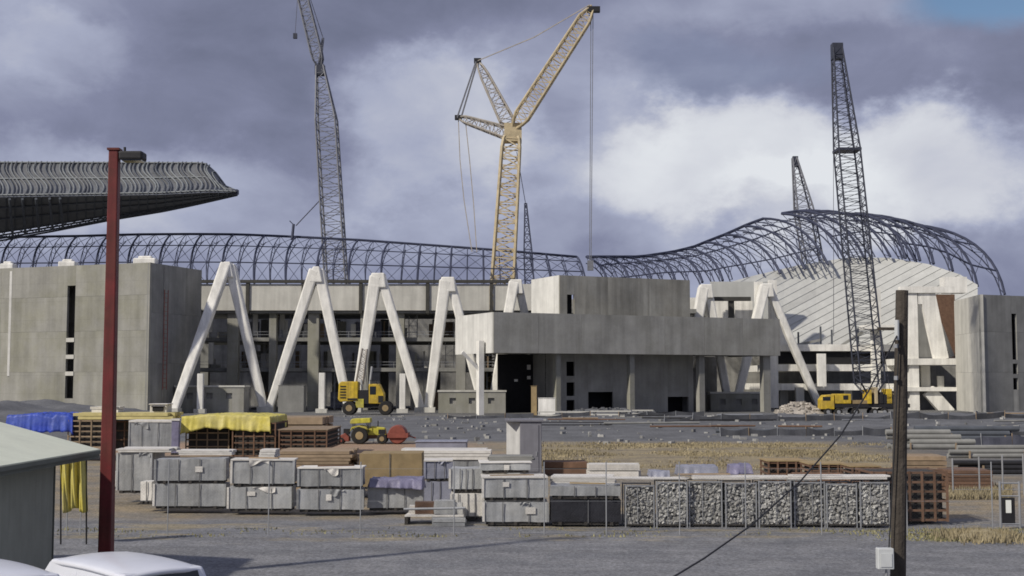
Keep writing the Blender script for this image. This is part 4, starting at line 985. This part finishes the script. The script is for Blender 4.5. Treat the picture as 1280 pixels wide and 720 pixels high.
# low pallet with oddments
pt = thing('loaded_pallet', 'low pallet with white frame and oddments on gravel before bluish crates', 'pallet', (XD(542, 49.5), 50, 0))
def pw(px): return XD(px, 49.5)
for k in range(5): MB().span((pw(507+k*.6), 49.4+k*.28, .32), (pw(580), 49.6+k*.28, .38)).build('deck_board', 'whitewood', pt)
for px in (509, 543, 576): MB().span((pw(px-2), 49.4, 0), (pw(px+2), 50.7, .315)).build('bearer', 'bearer', pt)
for px, s_, m_ in ((518, .3, 'whitewood'), (530, .45, 'redwood'), (541, .35, 'wood'), (556, .5, 'wrap'), (568, .4, 'rubble')):
    wbox(s_*1.6, s_*1.4, s_, .05, px).build('bundle', m_, pt, local=True, smooth=True).location = (pw(px)-pt.location.x, rnd.uniform(-.1, .3), .385)
MB().tube([(pw(506), 49.3, .62), (pw(582), 49.35, .66)], .05, 5).build('pipe', 'galv', pt)
planks('short grey boards lying flat on gravel beside low pallet', 540, 582, 648, 657, 48.8, 1.2, 'wrap', 2, zbase=0.01)
# pale ragged stacks
wrapped('ragged whitish crate in lower tier left of tall twin stack', 563, 604, 617, 650, 50.5, 1.3, 'whitewood', straps=3, group='ragged whitish crates'); wrapped('ragged whitish crate in upper tier left of tall twin stack', 561, 603, 586, 616, 50.6, 1.3, 'wrap', straps=3, zbase=ZD(616, 50.5)+.01, group='ragged whitish crates')
wrapped('grey white crate forming lower half of tall twin stack by black load', 604, 685, 628, 657, 48.8, 1.5, 'wrap', straps=2); wrapped('grey white crate forming upper half of tall twin stack by black load', 603, 684, 598, 627, 48.8, 1.5, 'wrap', straps=2, zbase=ZD(627, 48.8)+.01, cap=.06)
wrapped('flat grey bundle lying on top of tall twin stack', 600, 664, 579, 594, 50, 1.6, 'wrap', edge=False, straps=1, zbase=ZD(596, 48.8)+.03, cap=.03)
planks('dark sheets on flat grey bundle below grey site cabin', 612, 668, 570, 578, 51, 1.2, 'conc_dark', 3, zbase=ZD(579, 50)+.04)
# site cabin
D = 74
cbn = thing('site_cabin', 'upright grey site cabin with paler left side standing behind crate stacks', 'cabin', (XD(655, D), D+1, 0))
MB().span((XD(650, D), D, .1), (XD(677, D), D+2, ZD(527, D))).build('body', 'cab', cbn, bevel=.04)
MB().hexa([Vector(q) for q in ((XD(633, D), D+1.3, .1), (XD(650, D)-.01, D+.1, .1), (XD(650, D)-.01, D+2, .1), (XD(633, D), D+2, .1), (XD(633, D), D+1.3, ZD(528, D)), (XD(650, D)-.01, D+.1, ZD(528, D)), (XD(650, D)-.01, D+2, ZD(528, D)), (XD(633, D), D+2, ZD(528, D)))]).build('side_wing', 'cabsunlit', cbn)
MB().span((XD(631, D), D-.1, ZD(527, D)+.003), (XD(679, D), D+2.1, ZD(527, D)+.12)).build('roof', 'cab', cbn)
MB().span((XD(654, D), D-.04, .3), (XD(673, D), D-.003, ZD(531, D))).build('door', 'cab', cbn); MB().span((XD(670, D), D-.08, 1.2), (XD(671, D), D-.04, 1.45)).build('handle', 'galv', cbn.children[-1])
MB().span((XD(633, D), D+.3, 0), (XD(677, D), D+1.9, .1)).build('skid', 'bearer', cbn)
# black load
t = wrapped('black film wrapped load with grey bundle on top beside tall twin stack', 688, 777, 625, 657, 48.6, 1.6, 'blackload', edge=False, straps=1)
wrapped('grey slumped bundle resting on black wrapped load', 687, 776, 608, 624, 48.6, 1.6, 'wrap', edge=False, straps=2, zbase=ZD(624.5, 48.6)+.01)
planks('loose pale sheets behind grey bundle above black load', 690, 770, 596, 607, 50.6, 1.6, 'whitewood', 4, zbase=ZD(607, 50.6))
wrapped('covered load holding up loose pale sheets', 692, 772, 609, 640, 51, 1.5, 'wrap', edge=False, straps=1)
# cages of rubble
D = 48.4
def cage(lab, x0, x1, y0, y1, D, dep, seed):
    rr = random.Random(seed); xa, xb = XD(x0, D), XD(x1, D); w_ = xb-xa; h_ = ZD(y0, D)
    t = thing('rubble_cage', lab, 'cage', ((xa+xb)/2, D+dep/2, 0), rr.uniform(-.05, .05), 'cages of broken material along the fence')
    for sx_ in (-1, 1):
        for sy in (-1, 1): MB().box((sx_*(w_/2-.03), sy*(dep/2-.03), h_/2), (.045, .045, h_)).build('post', 'galv', t, local=True)
    for z in (.12, h_-.04):
        for sy in (-1, 1): MB().box((0, sy*(dep/2-.01), z), (w_-.12, .035, .05)).build('rail', 'galv' if z > .2 else 'bearer', t, local=True)
    for k in range(1, 2): MB().box((w_*(k/2-.5)+rr.uniform(-.2, .2), -dep/2+.012, h_/2+.03), (.02, .012, h_-.2)).build('bar', 'galv', t, local=True)
    mb = MB(); n = int(w_*h_*420)
    for i in range(n):
        c = Vector((rr.uniform(-.5, .5)*(w_-.14), -dep/2+rr.uniform(.07, .25), rr.uniform(.14, h_-.08))); s_ = rr.uniform(.03, .085)
        m3 = Matrix.Rotation(rr.uniform(0, 6.28), 3, Vector((rr.random(), rr.random(), rr.random()+.1)).normalized())
        q = [c+m3@Vector((x_*s_*rr.uniform(.5, 1), y_*s_*rr.uniform(.4, .8), z_*s_*rr.uniform(.4, .9))) for x_, y_, z_ in ((-1, -1, -1), (1, -1, -1), (1, 1, -1), (-1, 1, -1), (-1, -1, 1), (1, -1, 1), (1, 1, 1), (-1, 1, 1))]
        mb.hexa(q)
    mb.build('rubble', 'rubble', t, local=True, kind='stuff')
    MB().box((0, .15, h_/2), (w_-.16, dep-.42, h_-.2)).build('core', 'conc_dark', t, local=True)
    return t
xs = [779, 818, 860, 903, 945, 988, 1030, 1070, 1110]
nm = ['first', 'second', 'third', 'fourth', 'fifth', 'sixth', 'seventh', 'eighth']
for i in range(8): cage(nm[i]+' steel cage of grey rubble counting from black wrapped load', xs[i]+.8+[0, 1, -.5, .6, 0, 1.2, -.4, .5][i], xs[i+1]-.8, [606, 602, 601, 603, 601, 602, 604, 602][i], 659, D+[.1, 0, .15, .05, 0, .2, .1, 0][i], 1.25, 30+i)
for i, (x0, x1, y0) in enumerate(((760, 862, 598), (862, 985, 596), (985, 1112, 595))):
    planks(['long white boards lying on cages nearest black load', 'long white boards lying on middle rubble cages', 'long white boards lying on cages towards utility pole'][i], x0, x1, y0, 601, 48.6, 1.0, 'whitewood', 2, zbase=ZD(600.5, 48.4)+.02, across=3)
tarp('tarpaulin', 'crumpled blue grey sheet on white boards over the rubble cages', 848, 896, 583, 595, 49.6, 1.0, 'wrapblue', .06, 2.2); tarp('tarpaulin', 'small violet sheet on white boards near fence post', 912, 938, 581, 592, 49.8, .8, 'tarpP', .05, 6.1)
tarp('tarpaulin', 'small dark blue sheet lying on boards above second rubble cage', 812, 836, 589, 597, 49.5, .8, 'wrapblue', .05, 9.1)
slatted('large reddish slatted crate beside timber utility pole', 1086, 1182, 589, 652, 49.6, 2.2, 5, 6, 'redwood')
# low crates behind the cages
for i in range(3):
    slatted(['low dark slatted crate behind cages below dry grass', 'low slatted crate behind the sixth rubble cage', 'low slatted crate behind the seventh rubble cage'][i], (958, 1010, 1062)[i], (1006, 1058, 1098)[i], (577, 581, 584)[i], 608, 66-i*3, 2, 4, 4, 'redwood', lid='tan')
planks('low pile of boards at edge of dry grass behind black load', 680, 735, 577, 584, 75, 2, 'redwood', 2, zbase=.02, across=3)
planks('white edged boards on ground before dry grass', 735, 800, 580, 586, 73, 1.6, 'whitewood', 2, zbase=.02, across=3)
# timber pile in the right background
for i, (x0, x1, y0, y1, Dk) in enumerate(((1130, 1182, 570, 592, 66), (1186, 1240, 588, 614, 64))):
    planks(['tan boards piled behind large reddish crate', 'dark brown boards piled before second fence'][i], x0, x1, y0, y1+14, Dk, 2.5, 'wood' if i == 0 else 'redwood', 6)
# long pipes and bars lying on the bank
rr = random.Random(11); labs = ['long rusty pipe', 'long grey pipe', 'pale timber baulk', 'dark steel bar', 'light plastic pipe']
for i in range(20):
    px = rr.uniform(690, 1275); D = rr.uniform(132, 165); x_ = XD(px, D); ln = rr.uniform(3, 11); a = rr.uniform(-.25, .25); z = max(bank_h(x_, D), bank_h(x_+ln/2*math.cos(a), D+ln/2*math.sin(a)), bank_h(x_-ln/2, D))+.18
    k = rr.choice([0, 1, 1, 2, 3, 3, 4]); r_ = rr.uniform(.05, .12)
    dx = Vector((math.cos(a), math.sin(a), 0))*ln/2; c = Vector((x_, D, z+.05))
    o = MB().tube([c-dx, c+dx], r_, 7).build('steel_pipe' if k != 2 else 'timber_baulk', ['redwood', 'conc_dark', 'wood', 'black', 'galv'][k], None, loc=c)
    tag(o, labs[k]+' lying on the grey gravel bank', 'pipe' if k != 2 else 'timber', labs[k]+'s on the bank')
def pipe_stack(lab, x0, x1, D, n, r_, m, z0=0., rz=0.):
    xa, xb = XD(x0, D), XD(x1, D); t = thing('pipe_stack', lab, 'pipes', ((xa+xb)/2, D, z0), rz, 'stacks of pipe beside the bank')
    k = n; z = r_
    while k > 0:
        for j in range(k):
            dx = rr.uniform(-1., 1.); y_ = (j-(k-1)/2)*2*r_*1.01
            MB().tube([(-(xb-xa)/2+dx, y_, z), ((xb-xa)/2+dx, y_, z)], r_, 10).build('pipe', m, t, local=True)
        z += r_*1.74; k -= 1
    for sx_ in (-.35, .35): MB().box((sx_*(xb-xa), -n*r_-.06, .25), (.1, .1, .6)).build('stake', 'wood', t, local=True)
pipe_stack('stack of dark grey pipes lying behind tan board pile', 1120, 1200, 104, 4, .22, 'conc_dark')
pipe_stack('stack of mid grey pipes beyond second fence', 1190, 1290, 92, 3, .17, 'conc_dark', 0, .06)
pipe_stack('low stack of dark pipes at far end of dry grass', 1140, 1270, 118, 3, .25, 'steel_far')
pipe_stack('small stack of black pipes before second fence wires', 1210, 1300, 76, 3, .15, 'black', 0, -.05)
pipe_stack('long thin stack of dark pipes along edge of gravel bank', 905, 1040, 129, 2, .18, 'steel_far')
def net_fence(lab, x0, x1, D, h_, m, seed):
    r8 = random.Random(seed); t = thing('net_fence', lab, 'fence', (XD((x0+x1)/2, D), D, 0), group='dark net fences on the gravel bank'); n = int((x1-x0)/34)
    for i in range(n):
        a, b_ = XD(x0+(x1-x0)*i/n, D), XD(x0+(x1-x0)*(i+1)/n, D); za, zb2 = max(0, bank_h(a, D)), max(0, bank_h(b_, D)); hh = h_*r8.uniform(.6, 1.1); sg = r8.uniform(.05, .3)
        MB().tube([(a, D, za-.1), (a+r8.uniform(-.08, .08), D, za+h_*1.15)], .045, 5).build('post', 'galv' if r8.random() < .4 else 'wood', t)
        if r8.random() < .86: MB().grid(lambda u, v: (a+(b_-a)*u, D+.05*math.sin(u*9+i), za+(zb2-za)*u+.02+v*(hh-sg*math.sin(u*math.pi))), 8, 2).build('net_panel', m, t)
    return t
net_fence('low dark net fence on bank in front of truck crane', 830, 1290, 150, .8, 'netdark', 1)
net_fence('dark net fence at foot of bank above dry grass', 900, 1290, 124, .75, 'netdark', 2)
net_fence('dark net fence before entrance block on top of bank', 560, 880, 172, .6, 'netdark', 3)
net_fence('bluish net fence behind stack of mid grey pipes', 1150, 1300, 110, .9, 'netblue', 4)
def mound(name, lab, x0, x1, h_, D, dep, m, cat, seed, stones=0, z0=0):
    xa, xb = XD(x0, D), XD(x1, D); cx = (xa+xb)/2; t = thing(name, lab, cat, (cx, D, z0)); w_ = xb-xa
    MB().grid(lambda u, v: (cx+(u-.5)*w_, D+(v-.5)*dep, z0-.15+max(0, (1-(2*u-1)**2)*(1-(2*v-1)**2))**.8*h_*(1+.5*fbm(u*5+seed, v*4, seed, 3))), 26, 14).build('heap', m, t, smooth=True)
    if stones:
        mb = MB(); r5 = random.Random(seed)
        for i in range(stones):
            u, v = r5.random(), r5.random()*.7; hh = max(0, (1-(2*u-1)**2)*(1-(2*v-1)**2))**.8*h_*(1+.5*fbm(u*5+seed, v*4, seed, 3)); s_ = r5.uniform(.1, .35)
            mb.box((cx+(u-.5)*w_, D+(v-.5)*dep, z0-.1+hh), (s_*2, s_*1.5, s_), r5.uniform(0, 3), r5.uniform(0, 1))
        mb.build('stones', m, t, kind='stuff')
    return t
mound('rubble_heap', 'pale broken rubble heap at foot of sloping white leg', 968, 1030, 2.0, 206, 7, 'rock', 'rubble', 3, 160)
mound('rubble_heap', 'long low rubble heap before the entrance block', 690, 830, .9, 198, 4, 'gravel', 'rubble', 6, 120, .3)
mound('straw_heap', 'flattened heap of yellow straw near the service gate', 1178, 1268, .42, 45.4, 2.6, 'straw', 'straw', 8)
# barriers in front of entrance
for i, (x0, x1, y0) in enumerate(((672, 738, 515), (738, 790, 514), (790, 818, 513))):
    D = 192; z1_ = ZD(y0, D); t = thing('site_barrier', 'pale rail barrier standing before the entrance block', 'barrier', ((XD(x0, D)+XD(x1, D))/2, D, 0), group='rail barriers before the entrance')
    for z in (z1_, z1_-.5): MB().span((XD(x0, D), D, z-.1), (XD(x1, D)-.2, D+.08, z+.1)).build('rail', 'fascia', t)
    for px in (x0+2, x1-4): MB().span((XD(px, D)-.08, D+.09, 0), (XD(px, D)+.08, D+.2, z1_+.1)).build('post', 'galv', t)
# small pale stones and fittings scattered on the platform
mb = MB(); r6 = random.Random(5)
for i in range(520):
    D = r6.uniform(112, 200); px = r6.uniform(300, 1280); x_ = XD(px, D); s_ = r6.uniform(.08, .3)
    mb.box((x_, D, max(0, bank_h(x_, D))+s_*.3), (s_*r6.uniform(1, 3), s_, s_), r6.uniform(0, 3))
o = mb.build('scattered_debris', 'rubble'); o['kind'] = 'stuff'; o['label'] = 'small pale debris scattered over the gravel bank'; o['category'] = 'debris'
# dry grass blades
def grass(name, m, lab, n, fn, seed, hh=(.15, .4)):
    r7 = random.Random(seed); mb = MB()
    for i in range(n):
        q = fn(r7)
        if q is None: continue
        x_, y_ = q; h_ = r7.uniform(*hh); a = r7.uniform(0, 3.14); wv = Vector((math.cos(a), math.sin(a), 0))*.02*(1+y_/60); ln = Vector((r7.uniform(-.4, .4), r7.uniform(-.4, .4), 0))*h_
        mb.add([Vector((x_, y_, 0))-wv, Vector((x_, y_, 0))+wv, Vector((x_, y_, h_))+ln], [(0, 1, 2)])
    o = mb.build(name, m); o['kind'] = 'stuff'; o['label'] = lab; o['category'] = 'grass'
def f1(r):
    y_ = r.uniform(80, 114); px = r.uniform(655, 1110); x_ = XD(px, y_)
    return (x_, y_) if fbm(x_*.16, y_*.16, 1)+.05 > r.uniform(-.15, .6) else None
grass('dry_grass', 'straw', 'strip of dry yellow grass between crates and gravel bank', 40000, f1, 1, (.06, .2))
def f2(r):
    y_ = r.uniform(45.5, 48.3); px = r.uniform(60, 1180); x_ = XD(px, y_); return (x_, y_) if fbm(x_*.35, y_*.6, 4) > r.uniform(-.05, .6) else None
grass('fence_grass', 'greengrass', 'thin dry grass along the foot of the wire fence', 3000, f2, 2, (.04, .12))
def f3(r):
    y_ = r.uniform(44.4, 48); px = r.gauss(1200, 45); return (XD(px, y_), y_)
grass('straw_tufts', 'greengrass', 'yellow green tufts of grass round straw heap', 2500, f3, 3, (.03, .10))
def f5(r):
    a, b_ = r.gauss(0, .42), r.gauss(0, .4); return (XD(1222, 45.4)+a*1.6, 45.4+b_*1.6)
grass('straw_litter', 'straw', 'loose straw standing up from flattened straw heap', 3000, f5, 7, (.04, .34))
def f4(r):
    y_ = r.uniform(60, 66); px = r.uniform(1180, 1260); return (XD(px, y_), y_)
grass('straw_patch', 'straw', 'patch of straw beyond large slatted crate', 2500, f4, 4, (.15, .4))

# wire fence along the lot
D = 46.3
fn_ = thing('wire_fence', 'galvanised chain link fence with thin posts in front of crate stacks', 'fence', (XD(640, D), D, 0))
ft = 2.35; pxs = [88, 105, 213, 338, 452, 568, 680, 757, 848, 930, 1024, 1130, 1236]
for px in pxs:
    MB().tube([(XD(px, D), D, 0), (XD(px, D), D, ft+.25)], .022, 6).build('post', 'galv', fn_)
for z in (.1, 1.2, ft): MB().tube([(XD(80, D), D, z), (XD(1236, D), D, z)], .005, 4).build('wire', 'galv', fn_)
mb = MB(); x0_, x1_ = XD(80, D), XD(1236, D); pit = .11
k = x0_-ft
while k < x1_:
    for sgn in (1, -1):
        a = Vector((k, D, .1)); b_ = Vector((k+(ft-.1), D, ft))
        if sgn < 0: a, b_ = Vector((k, D, ft)), Vector((k+(ft-.1), D, .1))
        # trim to the fence's ends
        if a.x < x0_: t_ = (x0_-a.x)/(b_.x-a.x); a = a+(b_-a)*t_
        if b_.x > x1_: t_ = (x1_-a.x)/(b_.x-a.x); b_ = a+(b_-a)*t_
        if b_.x > a.x: mb.tube([a, b_], .0011, 3)
    k += pit
mb.build('mesh_wire', 'steel_far', fn_, kind='stuff')
# gate at the right with notice board
D = 48.2
gt = thing('service_gate', 'narrow steel gate with dark panel and small white notice', 'gate', (XD(1258, D), D, 0))
for px in (1246, 1270): MB().tube([(XD(px, D), D, 0), (XD(px, D), D, ZD(602, D))], .045, 6).build('post', 'galv', gt)
for y_ in (604, 620, 655): MB().tube([(XD(1246, D), D, ZD(y_, D)), (XD(1270, D), D, ZD(y_, D))], .03, 5).build('rail', 'galv', gt)
MB().span((XD(1248, D), D-.02, ZD(654, D)), (XD(1264, D), D+.02, ZD(622, D))).build('panel', 'black', gt)
MB().span((XD(1252.5, D), D-.06, ZD(641, D)), (XD(1259, D), D-.03, ZD(625, D))).build('notice', 'sign', gt)
D = 62
f2_ = thing('boundary_fence', 'taller wire fence with pale posts running behind the service gate', 'fence', (XD(1230, D), D, 0))
for px, y_ in ((1188, 573), (1221, 571), (1250, 569), (1276, 567), (1300, 566)): MB().tube([(XD(px, D), D, 0), (XD(px, D), D, ZD(y_, D))], .04, 6).build('post', 'galv', f2_)
for z in (.3, 1.0, 1.75): MB().tube([(XD(1188, D), D, z), (XD(1300, D), D, z)], .014, 4).build('wire', 'galv', f2_)
# yellow hanging sheet by the shed
def ysheet(u, v):
    px = 74+u*32+v*3; y_ = 568+v*70+3*math.sin(u*9)*v; p = P(px, y_, 43.5); return p+Vector((0, .10*math.sin(u*19+v*2)+.06*math.sin(u*41), 0))
o = MB().grid(ysheet, 36, 16).build('hanging_sheet', 'tarpY', None, loc=tuple(P(90, 638, 43.5)), smooth=True); s_ = o.modifiers.new('solid', 'SOLIDIFY'); s_.thickness = .01
tag(o, 'yellow sheet hanging in folds behind corner of olive shed', 'sheet')
hr = thing('sheet_rack', 'thin dark rack carrying the yellow hanging sheet', 'rack', tuple(P(90, 700, 43.6)))
for px in (76, 108): MB().tube([P(px, 700, 43.6), P(px, 567, 43.6)], .03, 5).build('post', 'black', hr)
MB().tube([P(74, 568, 43.6), P(110, 568, 43.6)], .03, 5).build('rail', 'black', hr)

# ================================================================== FOREGROUND
# shed
WX, EX, RX, DE, DG = -12.75, -11.9, -17.2, 35.9, 37.2
ze = 3.5; sl = .27
sh = thing('shed', 'small olive shed with wide pale sloping roof behind white car roofs', 'shed', (WX-3, 27, 0))
y_ = DE
while y_ > 16:
    MB().span((WX-.06, y_-.45+.001, 0), (WX, y_-.001, ze-.06)).build('cladding_board', 'shedwall', sh); y_ -= .45
MB().span((WX-8.8, 16, 0), (WX-.065, DE-.02, ze-.02)).build('core', 'shedwall', sh)
MB().span((WX-.09, DE+.001, 0), (WX+.03, DE+.06, ze-.06)).build('corner_trim', 'trim', sh)
def rq(dz): return [Vector((EX, 15, ze+dz)), Vector((EX, DG, ze+dz)), Vector((RX, DG, ze+dz+(EX-RX)*sl)), Vector((RX, 15, ze+dz+(EX-RX)*sl))]
MB().hexa(rq(-.06)+rq(.03)).build('roof', 'shedroof', sh)
MB().hexa([Vector((2*RX-p.x-.02, p.y, p.z)) for p in rq(-.06)]+[Vector((2*RX-p.x-.02, p.y, p.z)) for p in rq(.03)]).build('roof', 'shedroof', sh)
MB().span((EX-.05, 15, ze-.22), (EX-.005, DG-.01, ze-.065)).build('fascia_board', 'trim', sh)
MB().span((EX+.005, 15, ze-.10), (EX+.09, DG, ze+.01)).build('gutter', 'trim', sh)
# red lamp post
D = 35.5
pb = P(132.5, 690, D); pt_ = P(143.5, 188, D); dirn = (pt_-pb).normalized(); pb = pb+dirn*((0-pb.z)/dirn.z)
lp = thing('lamp_post', 'tall red square steel lamp post with flat floodlight head behind white car', 'lamp post', tuple(pb))
MB().beam(pb, pt_, .36, .36, .27, .27, up=(0, 1, 0)).build('pole', 'redpole', lp, bevel=.03)
MB().box((pt_.x, pt_.y, pt_.z+.02), (.34, .34, .06)).build('pole_cap', 'redpole', lp)
MB().box((pb.x, pb.y, .02), (.7, .7, .04)).build('base_plate', 'redpole', lp)
hd = P(166, 195.5, D); MB().box(hd, (.66, .5, .24)).build('lamp_head', 'black', lp, bevel=.05)
MB().box(hd+Vector((.02, 0, -.135)), (.54, .4, .03)).build('lens', 'glass', hd and lp)
MB().box(P(152, 194, D), (.28, .12, .12)).build('bracket', 'redpole', lp); MB().tube([P(156, 189, D), P(156, 184, D)], .04, 6).build('photocell', 'black', lp)
# utility pole
D = 22.
ub = Vector((XD(1111.5, D), D, 0)); ut = P(1127.5, 363, D)
uo = thing('utility_pole', 'leaning dark timber utility pole with pale meter box', 'pole', tuple(ub))
MB().tube([ub+(ut-ub)*t for t in (0, .2, .4, .6, .8, 1)], .145, 14, .105).build('shaft', 'polewood', uo, smooth=False)
mc = P(1106, 698, D-.22); mo = MB().box(mc, (.27, .16, .35)).build('meter_box', 'meter', uo, bevel=.015)
MB().box(mc+Vector((0, -.087, -.02)), (.19, .012, .22)).build('door', 'meter', mo); MB().tube([mc+Vector((.02, 0, -.17)), mc+Vector((.02, .03, -2.0))], .02, 6).build('conduit', 'galv', uo)
MB().tube([mc+Vector((.09, .06, .17)), P(1118, 560, D-.16), P(1124, 420, D-.14)], .012, 5).build('riser_cable', 'black', uo)
MB().box(P(1110, 411, D-.1), (.36, .06, .05)).build('cable_arm', 'polewood', uo); MB().tube([P(1121, 400, D-.16), P(1121, 425, D-.16)], .04, 8).build('insulator', 'meter', uo)
for i, py in enumerate((430, 470)): MB().tube([P(1120, py, D-.17), P(1120, py+5, D-.17)], .035, 6).build('cleat', 'galv', uo)
pts = [P(1121, 420, D-.2), P(1085, 490, D-.9), P(1050, 545, D-1.8), P(1000, 602, D-3), P(940, 656, D-4.5), P(880, 698, D-6), P(842, 721, D-7), P(740, 775, D-9)]
cb = MB().tube(pts, .013, 6).build('service_cable', 'black', None, loc=tuple(pts[0])); tag(cb, 'black service cable sagging down from timber utility pole', 'cable')

# cars: only roofs rise into the frame
def car(lab, cx, cy, rz, Ln, Wd, H, van=False):
    t = thing('parked_car', lab, 'car', (cx, cy, 0), rz, 'white cars parked below the camera')
    L2 = Ln/2; bh = H*.56
    # body: side profile lofted across the width with rounded edges
    prof = [(-L2, .35), (-L2-.02, .62), (-L2+.06, bh*.92), (-L2+.35, bh), (L2-.35, bh*.98), (L2-.05, bh*.8), (L2, .55), (L2-.03, .33)]
    def loft(prof, ws, nm, m, par, bev=.07):
        mb = MB(); n = len(prof)
        for wv, k in ws:
            mb.v += [Vector((x*k, wv, z)) for x, z in prof]
        for i in range(len(ws)-1):
            for j in range(n): a = i*n+j; b_ = i*n+(j+1) % n; mb.f.append((a, b_, b_+n, a+n))
        mb.f.append(tuple(range(n-1, -1, -1))); mb.f.append(tuple((len(ws)-1)*n+j for j in range(n)))
        return mb.build(nm, m, par, local=True, bevel=bev)
    loft(prof, [(-Wd/2, .985), (-Wd/2+.06, 1), (Wd/2-.06, 1), (Wd/2, .985)], 'body', 'carwhite', t)
    fr0 = L2*.62 if not van else L2*.80
    gp0 = [(-L2+.12, bh-.02), (fr0, bh-.02)]; gp1 = [(-L2+.42, H-.10), (fr0-.62, H-.10)]
    w0, w1 = Wd/2-.05, Wd/2-.20
    MB().hexa([Vector(q) for q in ((gp0[0][0], -w0, gp0[0][1]), (gp0[1][0], -w0, gp0[1][1]), (gp0[1][0], w0, gp0[1][1]), (gp0[0][0], w0, gp0[0][1]),
               (gp1[0][0], -w1, gp1[0][1]), (gp1[1][0], -w1, gp1[1][1]), (gp1[1][0], w1, gp1[1][1]), (gp1[0][0], w1, gp1[0][1]))]).build('upper_body', 'carwhite', t, local=True, bevel=.05)
    dz = (gp1[0][1]-gp0[0][1]); dxr = gp1[0][0]-gp0[0][0]
    def rp(y, f, o_): return Vector((gp0[0][0]+dxr*f-o_, y*(w0+(w1-w0)*f), gp0[0][1]+dz*f))
    MB().hexa([rp(-.82, .25, -.03), rp(.82, .25, -.03), rp(.82, .93, -.03), rp(-.82, .93, -.03), rp(-.82, .25, .012), rp(.82, .25, .012), rp(.82, .93, .012), rp(-.82, .93, .012)]).build('rear_window', 'glass', t, local=True)
    fx = gp1[1][0]-gp0[1][0]
    def fp(y, f, o_): return Vector((gp0[1][0]+fx*f+o_, y*(w0+(w1-w0)*f), gp0[1][1]+dz*f))
    MB().hexa([fp(-.85, .2, -.03), fp(.85, .2, -.03), fp(.85, .93, -.03), fp(-.85, .93, -.03), fp(-.85, .2, .012), fp(.85, .2, .012), fp(.85, .93, .012), fp(-.85, .93, .012)]).build('windscreen', 'glass', t, local=True)
    # crowned roof panel
    rx0, rx1 = gp1[0][0]-.06, gp1[1][0]+.08; rw = w1+.05
    def rf(u, v):
        a = 2*u-1; b_ = 2*v-1; ax_, bx = math.copysign(abs(a)**.8, a), b_
        rnd_ = max(abs(a)**7, abs(b_)**7); k = 1-.06*(abs(a)**4)*(abs(b_)**4)
        return ((rx0+rx1)/2+(rx1-rx0)/2*a*(1-.05*abs(b_)**4), rw*b_*(1-.05*abs(a)**4), H-.06*b_*b_-.05*a*a-.05*rnd_)
    mr = MB().grid(rf, 22, 16); r_ = mr.build('roof', 'carwhite', t, local=True, smooth=True); s_ = r_.modifiers.new('solid', 'SOLIDIFY'); s_.thickness = .07; s_.offset = -1
    for sy in (-1, 1):
        for x in ((gp0[0][0], gp1[0][0]), (gp0[0][0]*.1+.0, gp1[0][0]*.1), (gp0[1][0], gp1[1][0])):
            MB().beam((x[0], sy*(w0+.005), bh-.03), (x[1]*.97, sy*(w1-.01), H-.19), .10, .05, up=(0, 1, 0)).build('pillar', 'carwhite', t, local=True)
        for x in (-L2*.62, L2*.62): wheel(t, (x, sy*(Wd/2-.1), .33), .33, .22, 'galv', local=True)
        MB().box((L2*.42, sy*(Wd/2+.08), bh+.05), (.12, .18, .13)).build('mirror', 'carwhite', t, local=True, bevel=.03)
    return t
car('white car with dark rear window parked just in front of red lamp post', -7.72, 25.0, R(134), 4.9, 2.0, 2.17)
car('white car parked alongside the other, in front of olive shed', -9.75, 23.2, R(134), 4.9, 2.0, 2.3)
